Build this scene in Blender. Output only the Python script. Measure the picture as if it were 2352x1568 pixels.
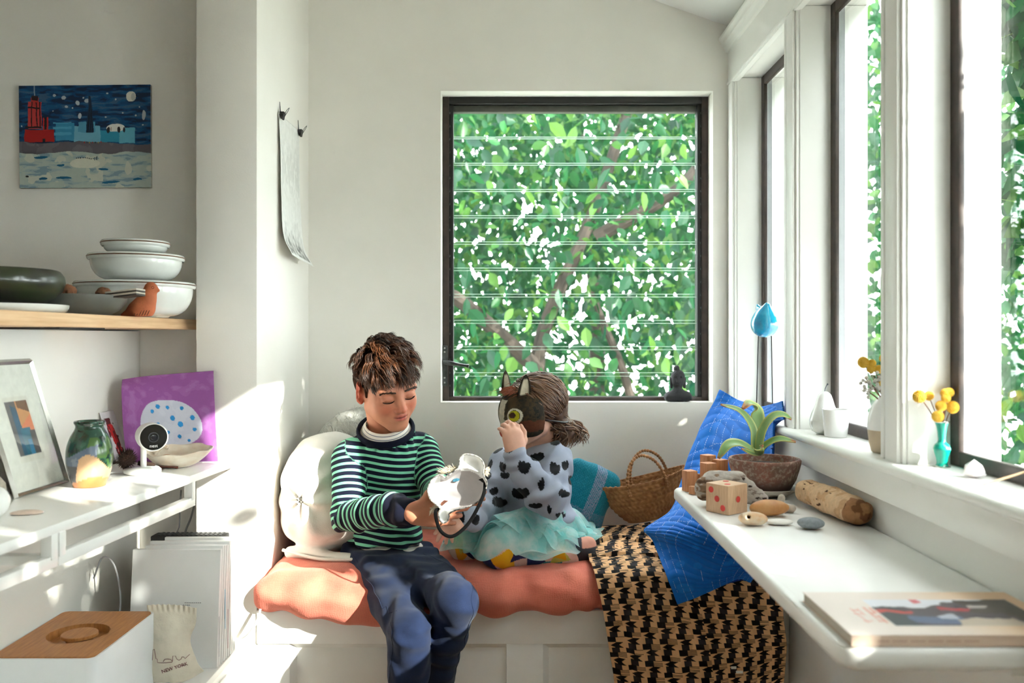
import bpy, bmesh, math, random
import numpy as np
from mathutils import Vector, Matrix
for _o in list(bpy.data.objects): bpy.data.objects.remove(_o, do_unlink=True)
scene = bpy.context.scene
COL = scene.collection
# ------------------------------------------------------------------ camera, sky, sun, exposure
F, CX, CY, EYE = 2000.0, 1180.0, 772.0, 1.10
cam_d = bpy.data.cameras.new('camera'); cam = bpy.data.objects.new('camera', cam_d); COL.objects.link(cam)
cam.location = (0, 0, EYE); cam.rotation_euler = (math.pi/2, 0, 0)
cam_d.sensor_width = 36.0; cam_d.lens = F/2352*36.0; cam_d.clip_start = .02; cam_d.clip_end = 200
cam_d.shift_x = -(CX-1176)/2352; cam_d.shift_y = -(784-CY)/2352
cam_d.dof.use_dof = True; cam_d.dof.focus_distance = 2.15; cam_d.dof.aperture_fstop = 4.0
scene.camera = cam
world = bpy.data.worlds.new('sky'); scene.world = world; world.use_nodes = True
_bg = world.node_tree.nodes['Background']; _bg.inputs[0].default_value = (.95, .972, 1.0, 1); _bg.inputs[1].default_value = 2.2
SUN_DIR = Vector((-1.0, .70, -.62)).normalized()
sun_d = bpy.data.lights.new('sun', 'SUN'); sun = bpy.data.objects.new('sun', sun_d); COL.objects.link(sun)
sun_d.energy = 2.3; sun_d.angle = math.radians(.6); sun_d.color = (1, .95, .87)
sun.rotation_euler = SUN_DIR.to_track_quat('-Z', 'Y').to_euler(); sun.location = (4, -2, 4)
scene.view_settings.view_transform = 'Standard'; scene.view_settings.look = 'None'
scene.view_settings.exposure = 2.95; scene.view_settings.gamma = 1.0; scene.view_settings.use_curve_mapping = False
scene.cycles.use_denoising = True
scene.cycles.max_bounces = 7; scene.cycles.diffuse_bounces = 4; scene.cycles.glossy_bounces = 2; scene.cycles.transmission_bounces = 2; scene.cycles.transparent_max_bounces = 16
scene.cycles.use_adaptive_sampling = True; scene.cycles.adaptive_threshold = .08; scene.cycles.adaptive_min_samples = 16; scene.cycles.caustics_reflective = False; scene.cycles.caustics_refractive = False
scene.cycles.sample_clamp_indirect = 6.0
rnd = random.Random(7); RNG = np.random.default_rng(11)

# ------------------------------------------------------------------ helpers
def P(px, py, Y):
    return np.array(((px-CX)*Y/F, Y, EYE-(py-CY)*Y/F))
def V3(*a): return np.array(a, float)
def lin(c):
    out = []
    for v in c:
        v = v/255.0
        out.append(v/12.92 if v <= .04045 else ((v+.055)/1.055)**2.4)
    return out
def linA(a):
    a = np.asarray(a, float)/255.0
    return np.where(a <= .04045, a/12.92, ((a+.055)/1.055)**2.4)
MATS = {}
def _new(name):
    m = bpy.data.materials.new(name); m.use_nodes = True
    nt = m.node_tree; b = nt.nodes['Principled BSDF']
    return m, nt, b
def _noise(nt, scale, detail=4, vec=None, rough=.55, dist=0):
    n = nt.nodes.new('ShaderNodeTexNoise'); n.inputs['Scale'].default_value = scale
    n.inputs['Detail'].default_value = detail; n.inputs['Roughness'].default_value = rough; n.inputs['Distortion'].default_value = dist
    if vec is not None: nt.links.new(vec, n.inputs['Vector'])
    return n
def _coord(nt, stretch=None, kind='Object'):
    tc = nt.nodes.new('ShaderNodeTexCoord')
    if stretch is None: return tc.outputs[kind]
    mp = nt.nodes.new('ShaderNodeMapping'); mp.inputs['Scale'].default_value = stretch
    nt.links.new(tc.outputs[kind], mp.inputs['Vector']); return mp.outputs['Vector']
def _mix(nt, fac, a, b, mode='MIX'):
    m = nt.nodes.new('ShaderNodeMix'); m.data_type = 'RGBA'; m.blend_type = mode
    for sock, v in ((m.inputs[0], fac), (m.inputs[6], a), (m.inputs[7], b)):
        if hasattr(v, 'is_output'): nt.links.new(v, sock)
        elif isinstance(v, (int, float)): sock.default_value = v
        else: sock.default_value = (*v[:3], 1)
    return m.outputs[2]
def _bump(nt, b, h, strength, dist=.002):
    n = nt.nodes.new('ShaderNodeBump'); n.inputs['Strength'].default_value = strength; n.inputs['Distance'].default_value = dist
    nt.links.new(h, n.inputs['Height']); nt.links.new(n.outputs['Normal'], b.inputs['Normal']); return n
def _ramp(nt, fac, stops):
    r = nt.nodes.new('ShaderNodeValToRGB'); e = r.color_ramp.elements
    while len(e) < len(stops): e.new(.5)
    for i, (p, c) in enumerate(stops): e[i].position = p; e[i].color = (*c, 1)
    nt.links.new(fac, r.inputs[0]); return r.outputs[0]
def mat(name, rgb, rough=.6, var=.08, scale=18, bump=0, bscale=120, metal=0, spec=.5, sheen=0, sss=0, coat=0, stretch=None, rgb2=None, dist=.002, vdetail=4):
    if name in MATS: return MATS[name]
    m, nt, b = _new(name); c = lin(rgb)
    c2 = lin(rgb2) if rgb2 is not None else [v*(1-var*2.2) for v in c]
    vec = _coord(nt, stretch)
    n = _noise(nt, scale, vdetail, vec)
    fac = _ramp(nt, n.outputs[0], [(.35, (0,0,0)), (.68, (1,1,1))])
    nt.links.new(_mix(nt, fac, c, c2), b.inputs['Base Color'])
    b.inputs['Roughness'].default_value = rough; b.inputs['Metallic'].default_value = metal
    b.inputs['Specular IOR Level'].default_value = spec
    if sheen: b.inputs['Sheen Weight'].default_value = sheen; b.inputs['Sheen Roughness'].default_value = .5
    if coat: b.inputs['Coat Weight'].default_value = coat; b.inputs['Coat Roughness'].default_value = .08
    if sss:
        b.inputs['Subsurface Weight'].default_value = sss; b.inputs['Subsurface Radius'].default_value = (.010, .004, .002); b.inputs['Subsurface Scale'].default_value = 1
    if bump:
        nb = _noise(nt, bscale, 5, vec); _bump(nt, b, nb.outputs[0], bump, dist)
    MATS[name] = m; return m
def vmat(name, rough=.6, bump=0, bscale=150, spec=.5, sss=0, sheen=0, var=.06, vscale=60, attr='Col', coat=0, dist=.0015, stretch=None):
    """colour from a colour attribute holding the thing's own colours"""
    if name in MATS: return MATS[name]
    m, nt, b = _new(name)
    a = nt.nodes.new('ShaderNodeAttribute'); a.attribute_name = attr
    vec = _coord(nt, stretch); n = _noise(nt, vscale, 4, vec)
    f = _ramp(nt, n.outputs[0], [(.3, (1-var*2,)*3), (.7, (1, 1, 1))])
    nt.links.new(_mix(nt, 1.0, a.outputs['Color'], f, 'MULTIPLY'), b.inputs['Base Color'])
    b.inputs['Roughness'].default_value = rough; b.inputs['Specular IOR Level'].default_value = spec
    if sheen: b.inputs['Sheen Weight'].default_value = sheen
    if coat: b.inputs['Coat Weight'].default_value = coat; b.inputs['Coat Roughness'].default_value = .1
    if sss:
        b.inputs['Subsurface Weight'].default_value = sss; b.inputs['Subsurface Radius'].default_value = (.012, .004, .002); b.inputs['Subsurface Scale'].default_value = 1
    if bump:
        nb = _noise(nt, bscale, 4, vec); _bump(nt, b, nb.outputs[0], bump, dist)
    MATS[name] = m; return m
def glassmat(name, tint=(.97, 1, .985), refl=1.0, rough=.0):
    if name in MATS: return MATS[name]
    m = bpy.data.materials.new(name); m.use_nodes = True; nt = m.node_tree; nt.nodes.clear()
    out = nt.nodes.new('ShaderNodeOutputMaterial'); tr = nt.nodes.new('ShaderNodeBsdfTransparent'); tr.inputs[0].default_value = (*tint, 1)
    gl = nt.nodes.new('ShaderNodeBsdfGlossy'); gl.inputs['Roughness'].default_value = rough
    lw = nt.nodes.new('ShaderNodeLayerWeight'); lw.inputs[0].default_value = .5
    p5 = nt.nodes.new('ShaderNodeMath'); p5.operation = 'POWER'; nt.links.new(lw.outputs['Facing'], p5.inputs[0]); p5.inputs[1].default_value = 4.5
    fr = nt.nodes.new('ShaderNodeMath'); fr.operation = 'MULTIPLY_ADD'; nt.links.new(p5.outputs[0], fr.inputs[0]); fr.inputs[1].default_value = .8*refl; fr.inputs[2].default_value = .035*refl
    mx = nt.nodes.new('ShaderNodeMixShader'); nt.links.new(fr.outputs[0], mx.inputs[0]); nt.links.new(tr.outputs[0], mx.inputs[1]); nt.links.new(gl.outputs[0], mx.inputs[2])
    nt.links.new(mx.outputs[0], out.inputs[0]); MATS[name] = m; return m

def tag(o, label=None, cat=None, group=None, kind=None):
    if label: o['label'] = label
    if cat: o['category'] = cat
    if group: o['group'] = group
    if kind: o['kind'] = kind
    return o
def empty(name, loc=(0, 0, 0), label=None, cat=None, group=None, kind=None):
    o = bpy.data.objects.new(name, None); COL.objects.link(o); o.location = tuple(loc); o.empty_display_size = .05
    return tag(o, label, cat, group, kind)
def wm(o):
    return o.matrix_basis.copy() if o.parent is None else wm(o.parent) @ o.matrix_parent_inverse @ o.matrix_basis
def link(name, me, m=None, parent=None, smooth=False):
    o = bpy.data.objects.new(name, me); COL.objects.link(o)
    if m is not None:
        for mm in (m if isinstance(m, (list, tuple)) else [m]): me.materials.append(mm)
    if smooth:
        me.polygons.foreach_set('use_smooth', np.ones(len(me.polygons), bool))
    if parent is not None:
        o.parent = parent
        o.matrix_parent_inverse = wm(parent).inverted()
    return o
def meshdata(name, verts, faces, cols=None, attr=None, uv=None):
    """verts Nx3, faces Mx3 / Mx4 array or list of lists"""
    me = bpy.data.meshes.new(name); verts = np.asarray(verts, np.float32)
    if isinstance(faces, np.ndarray):
        n, k = faces.shape
        me.vertices.add(len(verts)); me.vertices.foreach_set('co', verts.ravel())
        me.loops.add(n*k); me.loops.foreach_set('vertex_index', faces.astype(np.int32).ravel())
        me.polygons.add(n); me.polygons.foreach_set('loop_start', np.arange(0, n*k, k, dtype=np.int32))
        me.polygons.foreach_set('loop_total', np.full(n, k, np.int32))
        me.update(calc_edges=True)
    else:
        me.from_pydata([tuple(v) for v in verts], [], [list(f) for f in faces]); me.update()
    if cols is not None:
        c = np.ones((len(verts), 4), np.float32); c[:, :3] = cols
        a = me.color_attributes.new('Col', 'FLOAT_COLOR', 'POINT'); a.data.foreach_set('color', c.ravel())
    if attr:
        for k, v in attr.items():
            a = me.attributes.new(k, 'FLOAT', 'POINT'); a.data.foreach_set('value', np.asarray(v, np.float32))
    me.validate(); return me
class MB:
    """collects shapes into one mesh"""
    def __init__(s): s.v = []; s.f = []; s.mi = []
    def add(s, verts, faces, mi=0):
        n = len(s.v); s.v += [tuple(map(float, v)) for v in verts]; s.f += [[i+n for i in f] for f in faces]; s.mi += [mi]*len(faces); return s
    def box(s, x0, x1, y0, y1, z0, z1, mi=0):
        v = [(x, y, z) for x in (x0, x1) for y in (y0, y1) for z in (z0, z1)]
        return s.add(v, [(0,1,3,2),(4,6,7,5),(0,4,5,1),(2,3,7,6),(0,2,6,4),(1,5,7,3)], mi)
    def prism(s, poly, axis, a0, a1, mi=0):
        """polygon in the two other axes, extruded along axis"""
        n = len(poly); v = []
        for a in (a0, a1):
            for p in poly:
                q = list(p); q.insert('xyz'.index(axis), a); v.append(q)
        f = [list(range(n)), list(range(2*n-1, n-1, -1))] + [[i, (i+1) % n, n+(i+1) % n, n+i][::-1] for i in range(n)]
        return s.add(v, f, mi)
    def lathe(s, prof, c=(0, 0, 0), n=40, mi=0, close=True):
        """prof list of (r, z) bottom outside -> ... ; capped where r==0"""
        v = []; f = []; rings = []
        for r, z in prof:
            if r < 1e-6: rings.append([len(v)]); v.append((c[0], c[1], c[2]+z))
            else:
                rings.append(list(range(len(v), len(v)+n)))
                v += [(c[0]+r*math.cos(2*math.pi*i/n), c[1]+r*math.sin(2*math.pi*i/n), c[2]+z) for i in range(n)]
        for a, b in zip(rings[:-1], rings[1:]):
            for i in range(n):
                j = (i+1) % n
                if len(a) == 1 and len(b) == 1: continue
                if len(a) == 1: f.append([a[0], b[j], b[i]])
                elif len(b) == 1: f.append([a[i], a[j], b[0]])
                else: f.append([a[i], a[j], b[j], b[i]])
        return s.add(v, f, mi)
    def tube(s, pts, r, n=8, mi=0, flat=1.0, up=None, cap=True):
        pts = [np.asarray(p, float) for p in pts]; m = len(pts)
        rs = r if isinstance(r, (list, tuple, np.ndarray)) else [r]*m
        v = []; f = []; prev = None
        for i, p in enumerate(pts):
            t = pts[min(i+1, m-1)]-pts[max(i-1, 0)]; t = t/(np.linalg.norm(t)+1e-12)
            a = np.asarray(up, float) if up is not None else (prev if prev is not None else (V3(0, 0, 1) if abs(t[2]) < .9 else V3(1, 0, 0)))
            a = a-t*np.dot(a, t); a /= np.linalg.norm(a)+1e-12; prev = a; b = np.cross(t, a)
            for k in range(n):
                th = 2*math.pi*k/n; v.append(p+rs[i]*(math.cos(th)*a*flat+math.sin(th)*b))
        for i in range(m-1):
            for k in range(n):
                f.append([i*n+k, i*n+(k+1) % n, (i+1)*n+(k+1) % n, (i+1)*n+k])
        if cap: f += [list(range(n-1, -1, -1)), list(range((m-1)*n, m*n))]
        return s.add(v, f, mi)
    def build(s, name, m=None, parent=None, smooth=False, bevel=0, seg=2, angle=35):
        me = bpy.data.meshes.new(name); me.from_pydata(s.v, [], s.f); me.update()
        bm = bmesh.new(); bm.from_mesh(me); bmesh.ops.recalc_face_normals(bm, faces=bm.faces)
        for i, fc in enumerate(bm.faces): fc.material_index = s.mi[i]
        if bevel:
            ed = [e for e in bm.edges if len(e.link_faces) == 2 and e.calc_face_angle(0) > math.radians(angle)]
            bmesh.ops.bevel(bm, geom=ed, offset=bevel, segments=seg, profile=.5, affect='EDGES', clamp_overlap=True)
        bm.to_mesh(me); bm.free()
        o = link(name, me, m, parent)
        if smooth or bevel:
            for p in me.polygons: p.use_smooth = True
            try:
                bpy.context.view_layer.objects.active = o
                me.set_sharp_from_angle(angle=math.radians(angle))
            except Exception: pass
        return o
def struct(o): o['kind'] = 'structure'; return o

# ---- value noise (numpy)
_perm = RNG.random((32, 32, 32)).astype(np.float32)
def vnoise(Pt, scale=1.0, off=0.0):
    q = Pt*scale+off; i = np.floor(q).astype(int); f = q-i; f = f*f*(3-2*f)
    r = 0
    for dx in (0, 1):
        for dy in (0, 1):
            for dz in (0, 1):
                w = (f[:, 0] if dx else 1-f[:, 0])*(f[:, 1] if dy else 1-f[:, 1])*(f[:, 2] if dz else 1-f[:, 2])
                r = r+w*_perm[(i[:, 0]+dx) % 32, (i[:, 1]+dy) % 32, (i[:, 2]+dz) % 32]
    return r*2-1
def fbm(Pt, scale, oct=3, off=0.0):
    r = 0; a = 1
    for o in range(oct): r = r+a*vnoise(Pt, scale*2**o, off+o*7.3); a *= .5
    return r
# ---- signed distance modelling
def rot_from(z, x=None):
    z = np.asarray(z, float); z = z/np.linalg.norm(z)
    x = np.asarray(x if x is not None else ((1, 0, 0) if abs(z[0]) < .9 else (0, 1, 0)), float)
    x = x-z*np.dot(x, z); x /= np.linalg.norm(x); return np.stack([x, np.cross(z, x), z], 1)
def rz(a):
    c, s_ = math.cos(a), math.sin(a); return np.array(((c, -s_, 0), (s_, c, 0), (0, 0, 1)))
def ry(a):
    c, s_ = math.cos(a), math.sin(a); return np.array(((c, 0, s_), (0, 1, 0), (-s_, 0, c)))
def rx(a):
    c, s_ = math.cos(a), math.sin(a); return np.array(((1, 0, 0), (0, c, -s_), (0, s_, c)))
class Sdf:
    def __init__(s): s.p = []; s.disp = None
    def _a(s, fn, c, R, k, tagv, op): s.p.append((fn, np.asarray(c, float), R, k, tagv, op)); return s
    def cap(s, a, b, r1, r2=None, k=.01, tag=0, op='+'):
        a = np.asarray(a, float); b = np.asarray(b, float); r2 = r1 if r2 is None else r2; ba = b-a; L = max(np.dot(ba, ba), 1e-12)
        def fn(Q):
            pa = Q-a; t = np.clip(pa@ba/L, 0, 1); d = pa-t[:, None]*ba
            return np.sqrt((d*d).sum(1))-(r1+(r2-r1)*t)
        return s._a(fn, (a+b)/2, math.sqrt(L)/2+max(r1, r2), k, tag, op)
    def chain(s, pts, rs, k=.01, tag=0):
        for i in range(len(pts)-1): s.cap(pts[i], pts[i+1], rs[i], rs[i+1], k, tag)
        return s
    def ell(s, c, r, R=None, k=.01, tag=0, op='+'):
        c = np.asarray(c, float); r = np.asarray(r, float)
        def fn(Q):
            q = Q-c
            if R is not None: q = q@R
            k0 = np.sqrt(((q/r)**2).sum(1)); k1 = np.sqrt(((q/(r*r))**2).sum(1))
            return k0*(k0-1)/np.maximum(k1, 1e-9)
        return s._a(fn, c, max(r), k, tag, op)
    def box(s, c, hf, R=None, rd=.005, k=.01, tag=0, op='+'):
        c = np.asarray(c, float); hf = np.asarray(hf, float)-rd
        def fn(Q):
            q = Q-c
            if R is not None: q = q@R
            q = np.abs(q)-hf
            return np.sqrt((np.maximum(q, 0)**2).sum(1))+np.minimum(q.max(1), 0)-rd
        return s._a(fn, c, np.linalg.norm(hf)+rd, k, tag, op)
    def ev(s, Q, sel=None, disp=True):
        d = np.full(len(Q), 10.0)
        for i, (fn, c, R, k, t, op) in enumerate(s.p):
            if sel is not None and not sel[i]: continue
            e = fn(Q)
            if op == '+':
                if k > 0:
                    h = np.maximum(k-np.abs(d-e), 0)/k; d = np.minimum(d, e)-h*h*k*.25
                else: d = np.minimum(d, e)
            else:
                e = -e; h = np.maximum(k-np.abs(d-e), 0)/max(k, 1e-6); d = np.maximum(d, e)+h*h*k*.25
        if disp and s.disp is not None:
            m = np.abs(d) < .017
            if m.any(): d[m] += s.disp(Q[m])
        return d
    def tags(s, Q):
        best = np.full(len(Q), 1e9); t = np.zeros(len(Q), int)
        for fn, c, R, k, tg, op in s.p:
            if op != '+': continue
            e = fn(Q); m = e < best; best[m] = e[m]; t[m] = tg
        return t
    def dtag(s, Q, tg):
        best = np.full(len(Q), 1e9)
        for fn, c, R, k, t, op in s.p:
            if t == tg and op == '+': best = np.minimum(best, fn(Q))
        return best
    def mesh(s, h, smooth=1, pad=.02):
        lo = np.min([c-R for fn, c, R, k, t, op in s.p if op == '+'], 0)-pad; hi = np.max([c+R for fn, c, R, k, t, op in s.p if op == '+'], 0)+pad
        B = 8; nb = np.ceil((hi-lo)/(h*B)).astype(int); n = nb*B
        ii = np.stack(np.meshgrid(*[np.arange(x) for x in nb], indexing='ij'), -1).reshape(-1, 3)
        ctr = lo+(ii+.5)*B*h
        dc = s.ev(ctr, disp=False); vol = np.repeat(np.repeat(np.repeat(np.where(dc < 0, -1, 1).astype(np.float32).reshape(nb), B, 0), B, 1), B, 2)
        act = np.abs(dc) < 7.4*h+(.010 if s.disp is not None else .001)
        ai = ii[act]; g = np.stack(np.meshgrid(*[np.arange(B)]*3, indexing='ij'), -1).reshape(-1, 3)
        grp = (ai//5); key = grp[:, 0]*10000+grp[:, 1]*100+grp[:, 2]
        C = np.array([p[1] for p in s.p]); RR = np.array([p[2] for p in s.p])
        for kk in np.unique(key):
            blk = ai[key == kk]; idx = (blk[:, None]*B+g[None]).reshape(-1, 3); Q = lo+idx*h
            c0 = (Q.min(0)+Q.max(0))/2; r0 = np.linalg.norm(Q.max(0)-c0)
            sel = np.linalg.norm(C-c0, axis=1)-RR-r0 < .05
            if not sel.any(): sel[:] = True
            vol[idx[:, 0], idx[:, 1], idx[:, 2]] = s.ev(Q, sel)
        v, f = surface_nets(vol, lo, h)
        if smooth: v = lap(v, f, smooth)
        return v, f
def surface_nets(vol, lo, h):
    s = vol < 0; S = s.astype(np.uint8); nx, ny, nz = np.array(vol.shape)-1
    c = np.zeros((nx, ny, nz), np.uint8)
    for a in (0, 1):
        for b in (0, 1):
            for d in (0, 1): c += S[a:nx+a, b:ny+b, d:nz+d]
    A = np.argwhere((c > 0) & (c < 8)); mp = np.full((nx, ny, nz), -1, np.int32); mp[A[:, 0], A[:, 1], A[:, 2]] = np.arange(len(A))
    off = [(a, b, d) for a in (0, 1) for b in (0, 1) for d in (0, 1)]
    val = {o: vol[A[:, 0]+o[0], A[:, 1]+o[1], A[:, 2]+o[2]].astype(float) for o in off}
    acc = np.zeros((len(A), 3)); cnt = np.zeros(len(A))
    for o in off:
        for ax in range(3):
            if o[ax]: continue
            q = list(o); q[ax] = 1; q = tuple(q); v0, v1 = val[o], val[q]; m = (v0 < 0) != (v1 < 0)
            t = np.where(m, v0/np.where(m, v0-v1, 1), 0); p = np.tile(np.array(o, float), (len(A), 1)); p[:, ax] = t
            acc[m] += p[m]; cnt[m] += 1
    V = lo+(A+acc/cnt[:, None])*h; Fs = []
    for ax in range(3):
        u, w = [(1, 2), (2, 0), (0, 1)][ax]
        sl0 = [slice(None)]*3; sl1 = [slice(None)]*3; sl0[ax] = slice(0, -1); sl1[ax] = slice(1, None)
        E = np.argwhere(s[tuple(sl0)] != s[tuple(sl1)])
        dims = (nx, ny, nz); E = E[(E[:, u] > 0) & (E[:, w] > 0) & (E[:, u] < dims[u]) & (E[:, w] < dims[w])]
        def cell(du, dw):
            q = E.copy(); q[:, u] += du; q[:, w] += dw; return mp[q[:, 0], q[:, 1], q[:, 2]]
        Q = np.stack([cell(-1, -1), cell(0, -1), cell(0, 0), cell(-1, 0)], 1)
        ins = s[E[:, 0], E[:, 1], E[:, 2]]; Q[~ins] = Q[~ins][:, ::-1]; Fs.append(Q)
    Fc = np.concatenate(Fs); Fc = Fc[(Fc >= 0).all(1)]
    return V, Fc
def lap(v, f, it=1, w=.5):
    n = len(v); k = f.shape[1]
    for _ in range(it):
        acc = np.zeros_like(v); cnt = np.zeros(n)
        for a in range(k):
            b = (a+1) % k; np.add.at(acc, f[:, a], v[f[:, b]]); np.add.at(cnt, f[:, a], 1)
            np.add.at(acc, f[:, b], v[f[:, a]]); np.add.at(cnt, f[:, b], 1)
        v = v*(1-w)+w*acc/np.maximum(cnt, 1)[:, None]
    return v
def sdf_obj(name, sd, h, m, parent=None, smooth=1, colfn=None, attrfn=None):
    v, f = sd.mesh(h, smooth)
    return link(name, meshdata(name, v, f, None if colfn is None else colfn(v), None if attrfn is None else attrfn(v)), m, parent, True)
# ---- surfaces from control nets
def catmull(ctrl, n):
    """ctrl (m,...) -> n samples along axis 0"""
    ctrl = np.asarray(ctrl, float); m = len(ctrl); t = np.linspace(0, m-1, n); i = np.minimum(t.astype(int), m-2); u = (t-i).reshape((-1,)+(1,)*(ctrl.ndim-1))
    g = lambda j: ctrl[np.clip(j, 0, m-1)]
    p0 = np.where((i == 0).reshape(u.shape), 2*g(i)-g(i+1), g(i-1)); p1 = g(i); p2 = g(i+1); p3 = np.where((i == m-2).reshape(u.shape), 2*g(i+1)-g(i), g(i+2))
    return .5*((2*p1)+(-p0+p2)*u+(2*p0-5*p1+4*p2-p3)*u**2+(-p0+3*p1-3*p2+p3)*u**3)
def net(ctrl, nu, nv):
    a = catmull(ctrl, nu); return np.swapaxes(catmull(np.swapaxes(a, 0, 1), nv), 0, 1)
def gridfaces(nu, nv, off=0):
    i, j = np.meshgrid(np.arange(nu-1), np.arange(nv-1), indexing='ij'); a = (i*nv+j).ravel()+off
    return np.stack([a, a+1, a+nv+1, a+nv], 1)
def grid_normals(G):
    du = np.gradient(G, axis=0); dv = np.gradient(G, axis=1); n = np.cross(dv, du); return n/(np.linalg.norm(n, axis=2, keepdims=True)+1e-12)
def slab(G, thick, toward=(0, -1, 0)):
    """closed sheet: G is the face that looks 'toward', the thickness lies behind it"""
    nu, nv = G.shape[:2]; N = grid_normals(G); flip = float((N@np.asarray(toward, float)).sum()) < 0; N = -N if flip else N
    T = np.broadcast_to(np.asarray(thick, float), (nu, nv))[..., None]
    B = G-N*T; v = np.concatenate([G.reshape(-1, 3), B.reshape(-1, 3)]); n = nu*nv
    f1 = gridfaces(nu, nv); f2 = gridfaces(nu, nv, n)[:, ::-1]
    idx = np.concatenate([np.arange(nv-1), (np.arange(nu-1))*nv+nv-1, (nu-1)*nv+np.arange(nv-1, 0, -1), np.arange(nu-1, 0, -1)*nv])
    nx = np.roll(idx, -1); side = np.stack([idx, idx+n, nx+n, nx], 1)
    f = np.concatenate([f1, f2, side])
    if not flip: f = f[:, ::-1]
    return v, f
def paint_sheet(name, G, fn, m, parent=None, thick=.001, back=(235, 232, 225), toward=(0, -1, 0)):
    """flat or curved sheet whose face carries a printed picture fn(u,v)->rgb255 (u right, v down)"""
    nu, nv = G.shape[:2]; v, f = slab(G, thick, toward)
    vv, uu = np.meshgrid(np.linspace(0, 1, nu), np.linspace(0, 1, nv), indexing='ij')
    c = linA(fn(uu.ravel(), vv.ravel())); b = np.tile(lin(back), (nu*nv, 1))
    return link(name, meshdata(name, v, f, np.concatenate([c, b])), m, parent)
def quadgrid(tl, tr, br, bl, nu, nv):
    a = np.linspace(0, 1, nu)[:, None, None]; b = np.linspace(0, 1, nv)[None, :, None]
    return (1-a)*((1-b)*np.asarray(tl)+b*np.asarray(tr))+a*((1-b)*np.asarray(bl)+b*np.asarray(br))
def text_obj(name, s, size, M, m, parent=None, depth=.0002, spacing=1.0):
    cu = bpy.data.curves.new(name, 'FONT'); cu.body = s; cu.size = size; cu.extrude = depth; cu.align_x = 'CENTER'; cu.align_y = 'CENTER'; cu.space_character = spacing; cu.resolution_u = 3
    o = bpy.data.objects.new(name, cu); COL.objects.link(o); bpy.context.view_layer.update()
    me = bpy.data.meshes.new_from_object(o.evaluated_get(bpy.context.evaluated_depsgraph_get()))
    bpy.data.objects.remove(o); bpy.data.curves.remove(cu); me.transform(M); me.name = name
    return link(name, me, m, parent)
def frame_M(o, x, y):
    x = np.asarray(x, float); x /= np.linalg.norm(x); y = np.asarray(y, float); y = y-x*np.dot(x, y); y /= np.linalg.norm(y); z = np.cross(x, y)
    return Matrix(((x[0], y[0], z[0], o[0]), (x[1], y[1], z[1], o[1]), (x[2], y[2], z[2], o[2]), (0, 0, 0, 1)))
def sstep(a, b, x): t = np.clip((x-a)/(b-a), 0, 1); return t*t*(3-2*t)
def in_poly(poly, x, y):
    r = np.zeros(len(x), bool); n = len(poly)
    for i in range(n):
        (x0, y0), (x1, y1) = poly[i], poly[(i+1) % n]
        c = ((y0 > y) != (y1 > y)) & (x < (x1-x0)*(y-y0)/((y1-y0) or 1e-9)+x0); r ^= c
    return r
# ------------------------------------------------------------------ the room
W_WALL = mat('wall_paint', (240, 237, 230), .55, .015, 6, .12, 260)
W_GLOSS = mat('white_gloss_paint', (240, 239, 235), .32, .015, 8, .08, 60)
DARK = mat('dark_bronze_paint', (62, 48, 42), .45, .25, 40, .15, 120)
BLACKM = mat('black_channel', (26, 25, 26), .5, .2, 40)
WOODFLOOR = mat('floor_wood', (168, 128, 92), .45, .15, 9, stretch=(1, .15, 1))
CEIL = mat('ceiling_paint', (238, 237, 234), .6, .01, 6, .05, 200)
YB, YP, YPIL, XL, XR = 2.65, 2.26, 2.12, -.625, .66
WX0, WX1, WZ0, WZ1 = -.222, .606, .899, 1.846     # opening of the louvre window
m = MB(); m.box(XL-.02, WX0, YB, YB+.15, 0, 3.2); m.box(WX1, .82, YB, YB+.15, 0, 3.2); m.box(WX0, WX1, YB, YB+.15, 0, WZ0); m.box(WX0, WX1, YB, YB+.15, WZ1, 3.2)
struct(m.build('wall_back', W_WALL))
m = MB(); m.box(-.774, XL, YPIL, YB+.15, 0, 3.2); struct(m.build('wall_left', W_WALL, bevel=.003))
m = MB(); m.box(-2.6, -.774, YP, YP+.12, 0, 3.4); struct(m.build('wall_recess', W_WALL))
m = MB(); m.box(-1.12, -.97, -1.4, YP, 0, 1.113); struct(m.build('wall_half', W_WALL))
m = MB(); m.box(-2.72, -2.6, -1.4, YP+.12, 0, 3.4); struct(m.build('wall_far', W_WALL))
m = MB(); m.box(-2.72, .82, -1.52, -1.4, 0, 3.4); struct(m.build('wall_rear', W_WALL))
m = MB(); m.box(-2.7, .82, -1.5, YB+.15, -.05, 0); struct(m.build('floor', WOODFLOOR))
zc = lambda x: 2.04-.35*(x-.66)
m = MB(); m.prism([(-2.72, zc(-2.72)), (.82, zc(.82)), (.82, zc(.82)+.08), (-2.72, zc(-2.72)+.08)], 'y', -1.5, YB+.15)
struct(m.build('ceiling', CEIL))
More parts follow.
